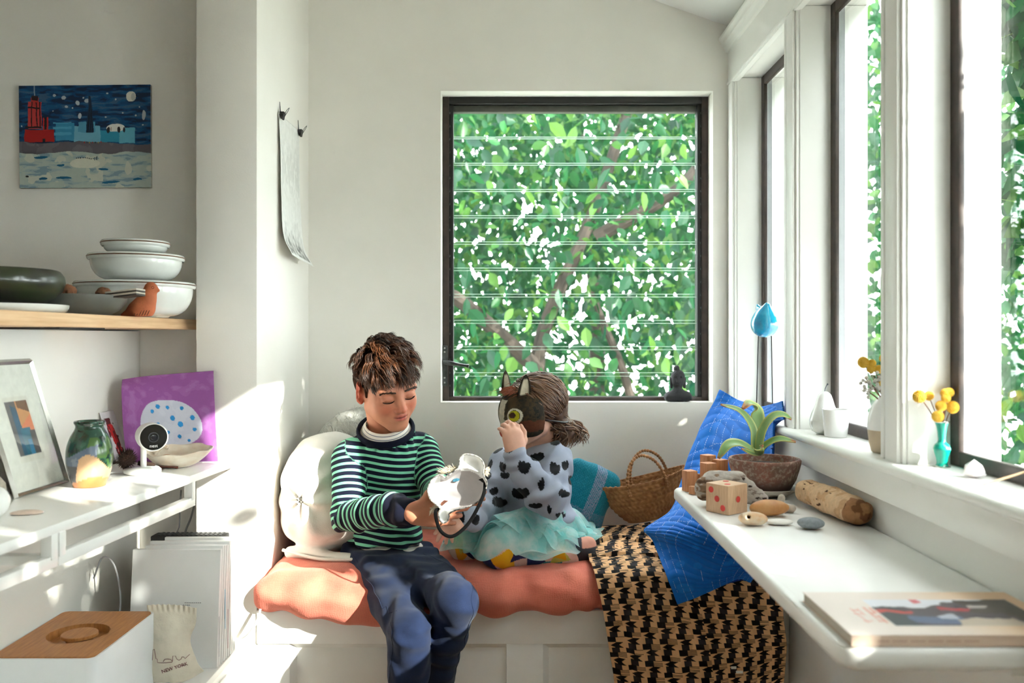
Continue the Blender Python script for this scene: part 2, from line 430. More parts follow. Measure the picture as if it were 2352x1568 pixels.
# right-hand window wall
JAMBS = [(2.578, 2.65), (2.015, 2.102), (1.463, 1.551), (.91, 1.0), (.36, .447), (-.19, -.103), (-.74, -.653), (-1.4, -1.2)]
m = MB(); m.box(.67, .82, -1.4, YB+.15, 0, .862); m.box(.667, .82, -1.4, YB+.15, 1.866, 2.3)
for a, b in JAMBS: m.box(.662, .82, a, b, .862, 1.866)
struct(m.build('wall_right', W_GLOSS, bevel=.003))
for i, (a, b) in enumerate(JAMBS):
    m = MB(); w = b-a
    m.box(.655, .664, a+.004, b-.004, .884, 1.858); m.box(.648, .656, a+w*.12, b-w*.34, .884, 1.858); m.box(.650, .656, b-w*.24, b-w*.08, .884, 1.858)
    struct(m.build('trim_%d' % (i+1), W_GLOSS, bevel=.0018))
m = MB(); m.box(.652, .668, -1.4, YB, 1.856, 1.99); m.prism([(.668, 1.955), (.644, 1.962), (.640, 1.975), (.632, 1.981), (.632, 1.99), (.624, 1.997), (.624, 2.006), (.668, 2.012)], 'y', -1.4, YB)
m.box(.648, .66, -1.4, YB, 1.862, 1.870)
struct(m.build('trim_20', W_GLOSS, bevel=.0015))
m = MB(); m.prism([(.76, .885), (.638, .885), (.632, .882), (.630, .876), (.632, .869), (.638, .866), (.76, .866)], 'y', -1.4, YB); struct(m.build('trim_21', W_GLOSS, smooth=True, angle=50))
m = MB(); m.box(.648, .672, -1.4, YB, .811, .866); struct(m.build('trim_22', W_GLOSS, bevel=.002))
m = MB(); m.prism([(.765, .875), (.93, .858), (.93, .84), (.765, .84)], 'y', -1.4, YB+.15); struct(m.build('trim_23', W_GLOSS))
GLASS = glassmat('window_glass')
for i in range(len(JAMBS)-1):
    y1 = JAMBS[i][0]; y0 = JAMBS[i+1][1]; z0, z1 = .885, 1.866
    w = empty('window_%d' % (i+2), (.75, (y0+y1)/2, z0), kind='structure')
    x0, x1 = .733, .743; BEAD = mat('grey_glazing_bead', (176, 178, 182), .5, .04, 30)
    MB().box(x1, .758, y1-.022, y1+.001, z0, z1).build('glazing_bead', BEAD, w); MB().box(x1, .758, y0-.001, y0+.022, z0, z1).build('glazing_bead', BEAD, w)
    MB().box(x0, x1, y1-.028, y1+.001, z0, z1).build('far_stile', DARK, w, bevel=.002)
    MB().box(x0, x1, y0-.001, y0+.028, z0, z1).build('near_stile', DARK, w, bevel=.002)
    MB().box(x0, x1, y0+.028, y1-.028, z0, z0+.025).build('bottom_rail', DARK, w, bevel=.002)
    MB().box(x0, x1, y0+.028, y1-.028, z1-.028, z1).build('top_rail', DARK, w, bevel=.002)
    MB().box(.745, .749, y0+.026, y1-.026, z0+.024, z1-.026).build('pane', GLASS, w)
# louvre window in the back wall
win = empty('window_1', (.19, 2.73, WZ0), kind='structure')
fy0, fy1 = 2.712, 2.76
MB().box(WX0, WX0+.020, fy0, fy1, WZ0, WZ1).build('side_frame', DARK, win, bevel=.0015)
MB().box(WX1-.020, WX1, fy0, fy1, WZ0, WZ1).build('side_frame', DARK, win, bevel=.0015)
MB().box(WX0+.02, WX1-.02, fy0, fy1, WZ1-.022, WZ1).build('head_frame', BLACKM, win, bevel=.0015)
MB().box(WX0+.02, WX1-.02, fy0+.022, fy1, WZ1-.042, WZ1-.022).build('head_rail', mat('grey_rail', (96, 98, 90), .5, .1, 40), win, bevel=.0015)
MB().box(WX0+.02, WX1-.02, fy0, fy1, WZ0, WZ0+.012).build('bottom_frame', DARK, win, bevel=.0015)
STEEL = mat('worn_steel', (92, 94, 94), .35, .25, 50, metal=.9)
LX0, LX1 = WX0+.034, WX1-.034
pitch = 60.3*2.74/F; ztop = EYE-(318-CY)*2.74/F
EDGE = mat('glass_edge', (214, 240, 230), .2, .02, 30)
for xa, sgn in ((WX0+.020, 1), (WX1-.020, -1)):
    ch = MB().box(min(xa, xa+.013*sgn), max(xa, xa+.013*sgn), fy0+.006, fy1-.004, WZ0+.012, WZ1-.022).build('louvre_channel', BLACKM, win, bevel=.001)
    for k in range(22):
        z = WZ1-.05-k*.0405
        if z < WZ0+.02: break
        MB().box(xa+.002*sgn-.002, xa+.002*sgn+.002, fy0+.003, fy0+.007, z-.003, z+.003).build('rivet', STEEL, ch)
for k in range(11):
    zt = ztop+pitch*(1-k)+.006; zb = zt-pitch-.010
    if k == 0: zt = WZ1-.036
    if k == 10: zb = max(zb, WZ0+.012)
    yo, yi = 2.752, 2.732      # lower edge tilts inwards
    d = V3(0, yi-yo, zb-zt); L = np.linalg.norm(d); d /= L; nrm = V3(0, -d[2], d[1]); nrm = nrm if nrm[1] < 0 else -nrm
    A = V3(0, yo, zt); t = .0028
    v = []
    for x in (LX0, LX1):
        for q in (A, A+d*L, A+d*L+nrm*t*2, A+nrm*t*2): v.append((x, q[1], q[2]))
    mm = MB(); mm.add(v, [(0, 1, 5, 4), (3, 7, 6, 2), (0, 3, 2, 1), (4, 5, 6, 7)], 0); mm.add([v[i] for i in (1, 2, 6, 5)], [(0, 1, 2, 3)], 1); mm.add([v[i] for i in (0, 4, 7, 3)], [(0, 1, 2, 3)], 1)
    mm.build('louvre_pane', [GLASS, EDGE], win)
h = MB(); hx = WX0+.008; hz = EYE-(838-CY)*2.7/F
h.box(hx-.010, hx+.008, fy0-.006, fy0+.002, hz-.065, hz+.06)
hp = h.build('handle_plate', STEEL, win, bevel=.002)
for dz in (-.055, -.04, .04, .052):
    sc_ = MB().lathe([(0, 0), (.003, 0), (.002, .0012), (0, .0014)], (0, 0, 0), 10).build('screw', mat('bright_screw', (190, 190, 188), .3, .1, 30, metal=.8), hp); sc_.location = (hx-.001, fy0-.0062, hz+dz); sc_.rotation_euler = (math.pi/2, 0, 0)
h = MB(); h.tube([(hx, fy0-.004, hz+.012), (hx+.002, fy0-.022, hz+.010), (hx+.016, fy0-.03, hz+.007), (hx+.05, fy0-.034, hz+.001), (hx+.066, fy0-.034, hz-.001), (hx+.076, fy0-.034, hz-.003)], [.007, .008, .0075, .005, .0045, .007], 10)
h.build('handle_lever', STEEL, win, smooth=True)
# bench with panelled front
m = MB(); m.box(XL, .67, YPIL+.02, YB, 0, .43)
bench = struct(m.build('trim_30', W_GLOSS)); bench.name = 'bench_box'; del bench['kind']
tag(bench, 'white painted built-in bench box with panelled front under the window', 'bench')
MB().box(XL, .67, YPIL-.004, YPIL+.03, .352, .434).build('top_rail', W_GLOSS, bench, bevel=.002)
MB().box(XL, .67, YPIL, YPIL+.03, 0, .09).build('bottom_rail', W_GLOSS, bench, bevel=.002)
for a, b in ((XL, -.545), (-.018, .072), (.56, .67)): MB().box(a, b, YPIL, YPIL+.03, .09, .352).build('stile', W_GLOSS, bench, bevel=.002)
for a, b in ((-.545, -.018), (.072, .56)):
    p = MB().box(a, b, YPIL+.014, YPIL+.024, .09, .352).build('panel', W_GLOSS, bench)
    MB().prism([(YPIL+.002, .352), (YPIL+.014, .352), (YPIL+.014, .338)], 'x', a, b).build('panel_moulding', W_GLOSS, p)
    MB().prism([(a, YPIL+.002), (a, YPIL+.014), (a+.014, YPIL+.014)], 'z', .09, .352).build('panel_moulding', W_GLOSS, p)
# low cabinet left of the bench
cab = MB().box(-.969, -.672, .25, YPIL, 0, .345).build('low_cabinet', W_GLOSS, bevel=.003)
tag(cab, 'low white painted cabinet under the left shelf', 'cabinet')
MB().box(-.969, -.655, .24, YPIL, .345, .362).build('cabinet_top', W_GLOSS, cab, bevel=.003)
MB().box(-.672, -.668, .3, 2.06, .05, .31).build('side_panel', W_GLOSS, cab, bevel=.001)
# narrow desk under the windows
DESK = mat('desk_paint', (242, 241, 238), .28, .02, 10, .1, 40)
m = MB(); m.prism([(.668, .985), (.668, 2.045), (.392, 2.045), (.378, 2.038), (.372, 2.022), (.372, 1.010), (.378, .993), (.395, .985)], 'z', .719, .747)
desk = m.build('narrow_desk', DESK, bevel=.008, seg=3); tag(desk, 'narrow white wall-mounted desk below the side windows', 'desk')
MB().box(.60, .668, 1.05, 1.98, .690, .719).build('cleat', W_GLOSS, desk)
# white shelf on the half wall
sh = MB(); sh.prism([(-.97, 2.118), (-.683, 2.118), (-.678, 2.112), (-.742, 1.258), (-.82, .45), (-.97, .45)], 'z', .783, .800)
lshelf = sh.build('white_shelf', W_GLOSS, bevel=.002); tag(lshelf, 'long white painted shelf fixed to the left half wall', 'shelf')
for y0, y1 in ((1.40, 1.90), (.6, 1.398)):
    xa = lambda y: -.700-.074*(1.9-y)
    r = MB(); r.add([(xa(y)+dx, y, .741+dz) for y in (y0, y1) for dx in (-.012, .006) for dz in (-.010, .010)], [(0,1,3,2),(4,6,7,5),(0,4,5,1),(2,3,7,6),(0,2,6,4),(1,5,7,3)])
    rail = r.build('support_rail', W_GLOSS, lshelf, bevel=.0015)
    MB().box(xa(y1)-.012, xa(y1)+.006, y1-.02, y1, .745, .785).build('support_post', W_GLOSS, lshelf, bevel=.0015)
    MB().box(-.97, xa(y0)-.005, y0, y0+.02, .731, .747).build('support_arm', W_GLOSS, lshelf, bevel=.0015)
MB().box(xa(1.42)-.012, xa(1.42)+.006, 1.40, 1.42, .745, .785).build('support_post', W_GLOSS, lshelf, bevel=.0015)
# pale wood shelf on top of the half wall
PINE = mat('pale_pine', (226, 190, 148), .5, .10, 14, .05, 40, stretch=(6, .5, 10), rgb2=(206, 164, 120))
ws = MB(); ws.box(-1.28, -.806, .2, YP-.002, 1.117, 1.142)
wshelf = ws.build('wood_shelf', PINE, bevel=.0015); tag(wshelf, 'pale pine shelf board holding bowls below the painting', 'shelf')
MB().box(-.97, -.845, 1.62, 1.80, 1.1135, 1.117).build('bracket', BLACKM, wshelf)
# ------------------------------------------------------------------ garden
GRASS = mat('patio', (168, 166, 158), .9, .2, 3)
m = MB(); m.box(-12, 14, -10, 16, -.9, -.8); struct(m.build('ground_outside', GRASS))
def leafmat(name, rgb, tr):
    m, nt, b = _new(name); nt.nodes.remove(b); out = [n for n in nt.nodes if n.type == 'OUTPUT_MATERIAL'][0]
    a = nt.nodes.new('ShaderNodeAttribute'); a.attribute_name = 'tone'
    oi = nt.nodes.new('ShaderNodeObjectInfo')
    c = _mix(nt, a.outputs['Fac'], lin(rgb), lin(tr))
    d = nt.nodes.new('ShaderNodeBsdfDiffuse'); t = nt.nodes.new('ShaderNodeBsdfTranslucent'); g = nt.nodes.new('ShaderNodeBsdfGlossy'); g.inputs['Roughness'].default_value = .35
    nt.links.new(c, d.inputs[0]); nt.links.new(_mix(nt, .5, c, lin(tr)), t.inputs[0])
    m1 = nt.nodes.new('ShaderNodeMixShader'); m1.inputs[0].default_value = .45; nt.links.new(d.outputs[0], m1.inputs[1]); nt.links.new(t.outputs[0], m1.inputs[2])
    m2 = nt.nodes.new('ShaderNodeMixShader'); m2.inputs[0].default_value = .02; nt.links.new(m1.outputs[0], m2.inputs[1]); nt.links.new(g.outputs[0], m2.inputs[2])
    nt.links.new(m2.outputs[0], out.inputs[0]); return m
LEAF = [leafmat('leaf_green', (8, 52, 38), (34, 88, 42)), leafmat('leaf_light', (38, 82, 42), (86, 122, 52))]
BARK = mat('bark', (58, 48, 40), .85, .3, 20, .6, 60, stretch=(1, 1, .3))
LV = np.array([(0, 0, 0), (.30, .25, .06), (.36, .55, .07), (.18, .85, .03), (0, 1.05, -.04), (-.18, .85, .03), (-.36, .55, .07), (-.30, .25, .06), (0, .5, -.02)]); LF = [(0, 1, 8), (1, 2, 8), (2, 3, 8), (3, 4, 8), (4, 5, 8), (5, 6, 8), (6, 7, 8), (7, 0, 8)]
leaf_me = []
for k in range(2):
    me = meshdata('leaf', LV*V3(.8, 1, 1), LF, attr={'tone': [.25+.5*k]*9}); me.materials.append(LEAF[k]); leaf_me.append(me)
def leaf_cloud(name, pts, sizes, m, parent):
    n = len(pts); R = RNG.normal(size=(n, 3)); R[:, 2] -= .9; R /= np.linalg.norm(R, axis=1)[:, None]      # tip direction hangs
    X = np.cross(R, RNG.normal(size=(n, 3))+V3(0, 0, 1.2)); X /= np.linalg.norm(X, axis=1)[:, None]; Z = np.cross(X, R)
    L = LV*V3(.8, 1, 1)
    v = pts[:, None]+sizes[:, None, None]*(L[None, :, 0:1]*X[:, None]+L[None, :, 1:2]*R[:, None]+L[None, :, 2:3]*Z[:, None])
    f = (np.arange(n)[:, None, None]*9+np.array(LF)[None]).reshape(-1, 3)
    tone = np.repeat(np.clip(RNG.normal(.35, .28, n), 0, 1), 9)
    o = link(name, meshdata(name, v.reshape(-1, 3), f, attr={'tone': tone}), m, parent); o['kind'] = 'stuff'; return o
def clumpy(n, lo, hi, nc, spread):
    c = lo+RNG.random((nc, 3))*(hi-lo); p = c[RNG.integers(0, nc, n)]+RNG.normal(size=(n, 3))*spread; return p
def tree(base, label, cl, nleaf, size, trunks, big, group):
    t = empty('garden_tree', base, label, 'tree', group)
    for k, tr in enumerate(trunks):
        rs = np.linspace(tr[1], tr[2], len(tr[0])); MB().tube(catmull(np.array(tr[0], float), len(tr[0])*5), catmull(rs[:, None], len(tr[0])*5)[:, 0], 9).build('trunk' if k == 0 else 'branch', BARK, t, smooth=True)
    pts = clumpy(nleaf, *cl); sz = RNG.uniform(.7, 1.3, nleaf)*size
    h = int(nleaf*.75); leaf_cloud('foliage', pts[:h], sz[:h], LEAF[0], t); leaf_cloud('foliage', pts[h:], sz[h:], LEAF[1], t)
    (lo, hi), n = big, 110
    for i in range(n):
        me = leaf_me[i % 4 == 0]; o = bpy.data.objects.new('leaf', me); COL.objects.link(o); p = lo+RNG.random(3)*(hi-lo)
        o.parent = t; o.location = Vector(p)-Vector(base); s_ = size*RNG.uniform(1.0, 1.5); o.scale = (s_,)*3
        o.rotation_euler = (RNG.uniform(-2.2, -.9), RNG.uniform(-.7, .7), RNG.uniform(0, 6.28))
    return t
tree((.1, 5.4, -.8), 'broad leafy tree filling the back window behind the glass louvres', (V3(-2.0, 4.6, .2), V3(2.4, 7.6, 3.4), 230, .26), 19000, .085,
     [([(.1, 5.4, -.8), (.25, 5.35, .3), (.15, 5.3, 1.0), (.5, 5.3, 1.9), (.9, 5.4, 3.1)], .06, .03), ([(.15, 5.3, .9), (-.3, 5.0, 1.3), (-.6, 4.9, 1.5), (-.5, 5, 2.6)], .05, .025), ([(.9, 5.5, -.8), (.75, 5.4, .6), (.5, 5.3, 1.3)], .04, .02), ([(.5, 5.3, 1.7), (1.0, 5.2, 2.0), (1.35, 5.3, 2.5)], .045, .02)],
     (V3(-.6, 4.1, .6), V3(1.4, 4.6, 2.4)), 'trees in the garden')
tree((4.6, 4.6, -.8), 'bright leafy tree outside the nearer side windows', (V3(3.2, 3.2, -.2), V3(5.6, 8.2, 4.6), 170, .32), 9000, .11,
     [([(4.6, 4.6, -.8), (4.5, 4.7, .6), (4.3, 5.0, 1.8), (4.5, 5.2, 3.6)], .09, .04), ([(4.4, 4.8, 1.0), (3.8, 4.2, 1.9), (3.6, 4.0, 2.8)], .05, .02)],
     (V3(3.0, 4.2, .3), V3(3.6, 6.0, 2.6)), 'trees in the garden')
tree((1.75, 1.1, -.8), 'slender out-of-view shrub added to shade the second side window', (V3(1.38, 1.09, 1.3), V3(1.72, 2.4, 2.5), 110, .10), 6400, .085,  # added in the sun's path to keep sun patches off the back wall
     [([(1.75, 1.1, -.8), (1.7, 1.3, .4), (1.62, 1.5, 1.3), (1.6, 1.7, 2.3)], .03, .012)],
     (V3(1.3, 1.3, 1.2), V3(1.5, 1.8, 2.2)), 'trees in the garden')
tree((.8, 9.4, -.8), 'dense darker tree mass standing far behind the back window', (V3(-3.0, 8.2, -.4), V3(5.0, 10.5, 4.6), 220, .42), 9000, .17,
     [([(.8, 9.4, -.8), (.9, 9.4, 1.0), (.7, 9.4, 3.4)], .12, .05)],
     (V3(-1.0, 7.6, .2), V3(2.6, 8.2, 3.6)), 'trees in the garden')
tree((1.8, -.5, -.8), 'leafy out-of-view shrub added to keep sun off the nearest windows', (V3(1.35, -1.5, 1.1), V3(1.8, .20, 2.7), 100, .10), 5800, .085,  # unseen blocker, added to stop sun reaching the left shelf and magazine
     [([(1.8, -.5, -.8), (1.75, -.5, .4), (1.65, -.45, 1.3), (1.62, -.4, 2.4)], .03, .012)],
     (V3(1.3, -.8, 1.2), V3(1.5, .1, 2.2)), 'trees in the garden')
# ------------------------------------------------------------------ people
SKIN_B = vmat('skin_boy', .5, .10, 500, .4, 0, var=.03, vscale=90)
SKIN_G = vmat('skin_girl', .5, .10, 500, .4, 0, var=.03, vscale=90)
def head_frame(yaw, pitch, roll):
    f = V3(math.sin(yaw)*math.cos(pitch), -math.cos(yaw)*math.cos(pitch), -math.sin(pitch))
    s_ = np.cross(V3(0, 0, 1), f); s_ /= np.linalg.norm(s_); u = np.cross(f, s_)
    s2 = s_*math.cos(roll)+u*math.sin(roll); u2 = np.cross(f, s2)     # roll>0 lifts the person's left side
    return np.stack([s2, f, u2], 1)                                   # columns: left, forward, up
def add_head(sd, O, R, sc, ears=True):
    T = lambda x, y, z: O+R@(V3(x, y, z*(.88 if z < 0 and y > .03 else 1))*sc)
    sd.ell(T(0, -.014, .032), V3(.071, .090, .074)*sc, R, 0)
    sd.ell(T(0, .030, -.022), V3(.060, .058, .066)*sc, R, .03*sc)
    for s_ in (-1, 1):
        sd.cap(T(s_*.047, .008, -.052), T(s_*.014, .066, -.098), .021*sc, .016*sc, .03*sc)
        sd.ell(T(s_*.036, .052, -.036), V3(.024, .022, .030)*sc, R, .022*sc)
        sd.ell(T(s_*.032, .068, .022), V3(.026, .013, .010)*sc, R, .014*sc)
    sd.ell(T(0, .070, -.099), V3(.018, .014, .013)*sc, R, .018*sc)
    for s_ in (-1, 1): sd.ell(T(s_*.031, .090, .002), V3(.017, .013, .012)*sc, R, .012*sc, op='-')
    for s_ in (-1, 1):
        sd.ell(T(s_*.031, .0715, -.001), V3(.0165, .0135, .0125)*sc, R, .004*sc)
        sd.cap(T(s_*.018, .0845, -.0085), T(s_*.044, .079, -.0075), .0016*sc, None, .004*sc, op='-')
    sd.chain([T(0, .080, .012), T(0, .092, -.014), T(0, .104, -.030)], [.0075*sc, .0075*sc, .0095*sc], .012*sc)
    for s_ in (-1, 1): sd.ell(T(s_*.0105, .0935, -.034), V3(.0075, .009, .0065)*sc, R, .006*sc)
    for s_ in (-1, 1): sd.ell(T(s_*.006, .099, -.0415), V3(.0028, .004, .003)*sc, R, .003*sc, op='-')
    sd.ell(T(0, .080, -.060), V3(.024, .014, .018)*sc, R, .016*sc)
    for s_ in (-1, 1):
        sd.chain([T(0, .0935, -.0545), T(s_*.010, .0915, -.0545), T(s_*.021, .083, -.0590)], [.0042*sc, .0042*sc, .002*sc], .004*sc)
        sd.chain([T(0, .0915, -.0665), T(s_*.010, .0895, -.0655), T(s_*.020, .083, -.0605)], [.0050*sc, .0046*sc, .002*sc], .004*sc)
        sd.cap(T(0, .097, -.0602), T(s_*.019, .089, -.0602), .0017*sc, None, .002*sc, op='-')
    for s_ in (-1, 1) if ears else ():
        Re = R@rz(s_*-.55)
        sd.cap(T(s_*.060, .0, -.012), T(s_*.073, -.006, -.012), .016*sc, .010*sc, .012*sc)
        sd.ell(T(s_*.079, -.012, -.006), V3(.0080, .022, .031)*sc, Re, .008*sc)
        sd.ell(T(s_*.0865, -.005, -.003), V3(.0080, .0135, .021)*sc, Re, .004*sc, op='-')
        sd.ell(T(s_*.081, -.001, -.006), V3(.005, .005, .009)*sc, Re, .004*sc)
        sd.ell(T(s_*.076, -.001, -.031), V3(.0065, .009, .009)*sc, Re, .006*sc)
def face_cols(v, O, R, sc, base, lip, flush):
    q = ((v-O)@R)/sc; x = np.abs(q[:, 0]); y = q[:, 1]; z = q[:, 2]; z = np.where((z < 0) & (y > .03), z/.88, z)
    c = np.tile(np.array(base, float), (len(v), 1))
    def bl(w, col): nonlocal c; w = np.clip(w, 0, 1)[:, None]; c = c*(1-w)+w*np.array(col, float)
    front = sstep(.03, .06, y)
    bl(.55*np.exp(-(((x-.036)/.02)**2+((z+.036)/.02)**2))*front, flush)
    bl(.6*np.exp(-((x/.014)**2+((z+.03)/.014)**2))*sstep(.085, .1, y), flush)
    bl(.75*sstep(.068, .076, x)*sstep(-.05, -.035, z)*(1-sstep(.03, .04, z))*(y < .03), (196, 84, 62))
    bl(.45*np.exp(-(((x-.031)/.018)**2+((z-.002)/.010)**2))*front, (176, 100, 76))
    lipm = np.exp(-((x/.0165)**4))*np.exp(-(((z+.060)/.0105)**4))*sstep(.080, .085, y)
    bl(.9*lipm, lip)
    bl(.9*np.exp(-((x/.015)**4))*np.exp(-(((z+.0602)/.0018)**2))*sstep(.078, .084, y), (96, 34, 28))
    return c
def hand(sd, W, fd, nr, thumbside, L, curls, spread=.12, thumb=None, k=.006, tag=0, lens=(.43, .49, .45, .36)):
    fd = fd/np.linalg.norm(fd); nr = nr-fd*np.dot(nr, fd); nr = nr/np.linalg.norm(nr); sd_ = np.cross(nr, fd)*thumbside     # sd_ points to the thumb side
    tips = []
    sd.ell(W+fd*.27*L, V3(.21, .30, .10)*L, np.stack([sd_, fd, nr], 1), .02, tag)
    for i in range(4):
        o = (1.5-i)/1.5; base = W+fd*(.50-.03*abs(i-1))*L+sd_*o*.155*L
        sd.cap(W+fd*.08*L+sd_*o*.08*L, base, .075*L, .068*L, .016, tag)
        ang = 0; p = base; d0 = fd*math.cos(o*spread)+sd_*math.sin(o*spread); r = .062*L*(1 if i < 3 else .88)
        for seg, (frac, add) in enumerate(zip((.46, .31, .25), curls[i])):
            ang += add; d = d0*math.cos(ang)-nr*math.sin(ang); q = p+d*lens[i]*L*frac
            sd.cap(p, q, r, r*.9, .004 if seg else .008, tag); p = q; r *= .9
        tips.append(p)
    t0 = W+fd*.14*L+sd_*.13*L; td = thumb or ((.75, .62, -.12), (.95, .30, -.2), (1, .05, -.2))
    p = t0; r = .078*L
    for (a, b, c), ln in zip(td, (.25, .20, .16)):
        d = fd*a+sd_*b+nr*c; d /= np.linalg.norm(d); q = p+d*ln*L; sd.cap(p, q, r, r*.86, .008, tag); p = q; r *= .86
    tips.append(p); return tips
def hair_mesh(name, locks, m, parent, n=4):
    vs = []; fs = []; off = 0; tn = []
    for pts, w, tone, flat in locks:
        pts = np.asarray(pts); k = len(pts); t = np.gradient(pts, axis=0); t /= np.linalg.norm(t, axis=1)[:, None]+1e-9
        a = np.cross(t, flat); a /= np.linalg.norm(a, axis=1)[:, None]+1e-9; b = np.cross(t, a)
        ww = w*np.sin(np.linspace(.55, math.pi*.985, k))[:, None]
        ring = [pts+a*ww, pts+b*ww*.45, pts-a*ww, pts-b*ww*.45]
        vs.append(np.stack(ring, 1).reshape(-1, 3)); i, j = np.meshgrid(np.arange(k-1), np.arange(4), indexing='ij')
        i = i.ravel(); j = j.ravel(); fs.append(np.stack([i*4+j, i*4+(j+1) % 4, (i+1)*4+(j+1) % 4, (i+1)*4+j], 1)+off); off += 4*k; tn.append(np.full(4*k, tone))
    return link(name, meshdata(name, np.concatenate(vs), np.concatenate(fs), attr={'tone': np.concatenate(tn)}), m, parent, True)
def hairmat(name, c1, c2):
    m, nt, b = _new(name); a = nt.nodes.new('ShaderNodeAttribute'); a.attribute_name = 'tone'
    nt.links.new(_mix(nt, a.outputs['Fac'], lin(c1), lin(c2)), b.inputs['Base Color']); b.inputs['Roughness'].default_value = .42; b.inputs['Specular IOR Level'].default_value = .45
    return m
def grow(O, R, sc, root, d, n, step, pull, wob, clear, rng, cent=(0, -.014, .032), rad=(.071, .090, .074)):
    """one lock, in head space (left, forward, up), kept outside the skull"""
    p = np.array(root, float); d = np.array(d, float); out = [p.copy()]; cent = np.array(cent); rad = np.array(rad)+clear
    for i in range(n):
        d = d+np.array(pull)*(i+1)/n+rng.normal(size=3)*wob; d /= np.linalg.norm(d); p = p+d*step
        q = (p-cent)/rad; r = np.linalg.norm(q)
        if r < 1: p = cent+rad*q/r
        out.append(p.copy())
    return np.array([O+R@(x*sc) for x in out])

# ---------------- boy
BR = head_frame(math.radians(34), math.radians(21), math.radians(10)); BS = .93
BO = P(917, 915, 2.17)-BR@(V3(0, .080, -.002)*BS)
sd = Sdf(); add_head(sd, BO, BR, BS)
bT = lambda x, y, z: BO+BR@(V3(x, y, z)*BS)
NB = P(884, 1022, 2.285)
sd.chain([bT(0, -.022, -.03), bT(0, -.030, -.075), NB+V3(0, .01, .01), NB+V3(0, .01, -.03)], [.040, .041, .047, .055], .02)
RSH, LSH = P(802, 1050, 2.245), P(972, 1036, 2.335)
CH, WA, HI = P(887, 1100, 2.30), P(885, 1190, 2.315), P(884, 1255, 2.32)
REL, RWR = P(800, 1186, 2.17), P(946, 1178, 2.005)
LEL, LWR = P(1004, 1128, 2.235), P(1012, 1150, 2.06)
sd.cap(RSH+V3(.02, 0, 0), LSH-V3(.02, 0, 0), .04, .04, .03); sd.ell(CH, (.088, .062, .10), rz(.3), .03); sd.ell(WA, (.080, .060, .09), rz(.3), .03)
sd.chain([RSH, REL, RWR], [.034, .028, .021], .02); sd.chain([LSH, LEL, LWR], [.034, .028, .021], .02)
c3 = lambda a, b, c: (a, b, c)
hand(sd, RWR, V3(.95, .10, -.02), V3(-.10, -1, .10), 1, .132, [c3(.05, .35, .3), c3(.12, .35, .3), c3(.2, .4, .3), c3(.22, .35, .25)], .10, ((.55, .78, .15), (.72, .62, .1), (.9, .4, .05)))
hand(sd, LWR, V3(.75, -.15, .2), V3(.3, .9, .3), -1, .128, [c3(.2, .4, .3)]*4, .1)
boy = sdf_obj('person', sd, .0023, SKIN_B, None, 2, lambda v: linA(face_cols(v, BO, BR, BS, (205, 136, 106), (196, 92, 84), (200, 98, 74))))
tag(boy, 'brown-haired child in green and navy striped sweater, looking down at the white mask', 'person')
# brows and lashes
HAIRB = hairmat('hair_boy', (50, 27, 15), (122, 72, 40))
rg = np.random.default_rng(5); lk = []
for s_ in (-1, 1):
    for i in range(90):
        t = i/89; x = s_*(.012+.038*t); z = .0195+.006*math.sin(t*2.4)-.004*t+rg.normal()*.0012; y = .0868-.0125*t*t
        p0 = V3(x, y+.0005, z); d = V3(s_*1, -.12*t, .25-.5*t+rg.normal()*.15)
        lk.append(([bT(*(p0+d*.0035*j)) for j in range(3)], .0011, .05, BR[:, 1]))
hair_mesh('eyebrows', lk, HAIRB, boy); lk = []
for s_ in (-1, 1):
    for i in range(34):
        t = i/33; x = s_*(.017+.028*t); y = .0845-.010*(2*t-1)**2*.6-.004*t; z = -.0085+.0015*(2*t-1)**2
        p0 = V3(x, y, z); d = V3(s_*(t-.4)*.5, .75, -.45); lk.append(([bT(*(p0+d*.0026*j+V3(0, 0, .0009)*j*j)) for j in range(4)], .0012, 0, BR[:, 0]))
hair_mesh('eyelashes', lk, HAIRB, boy)
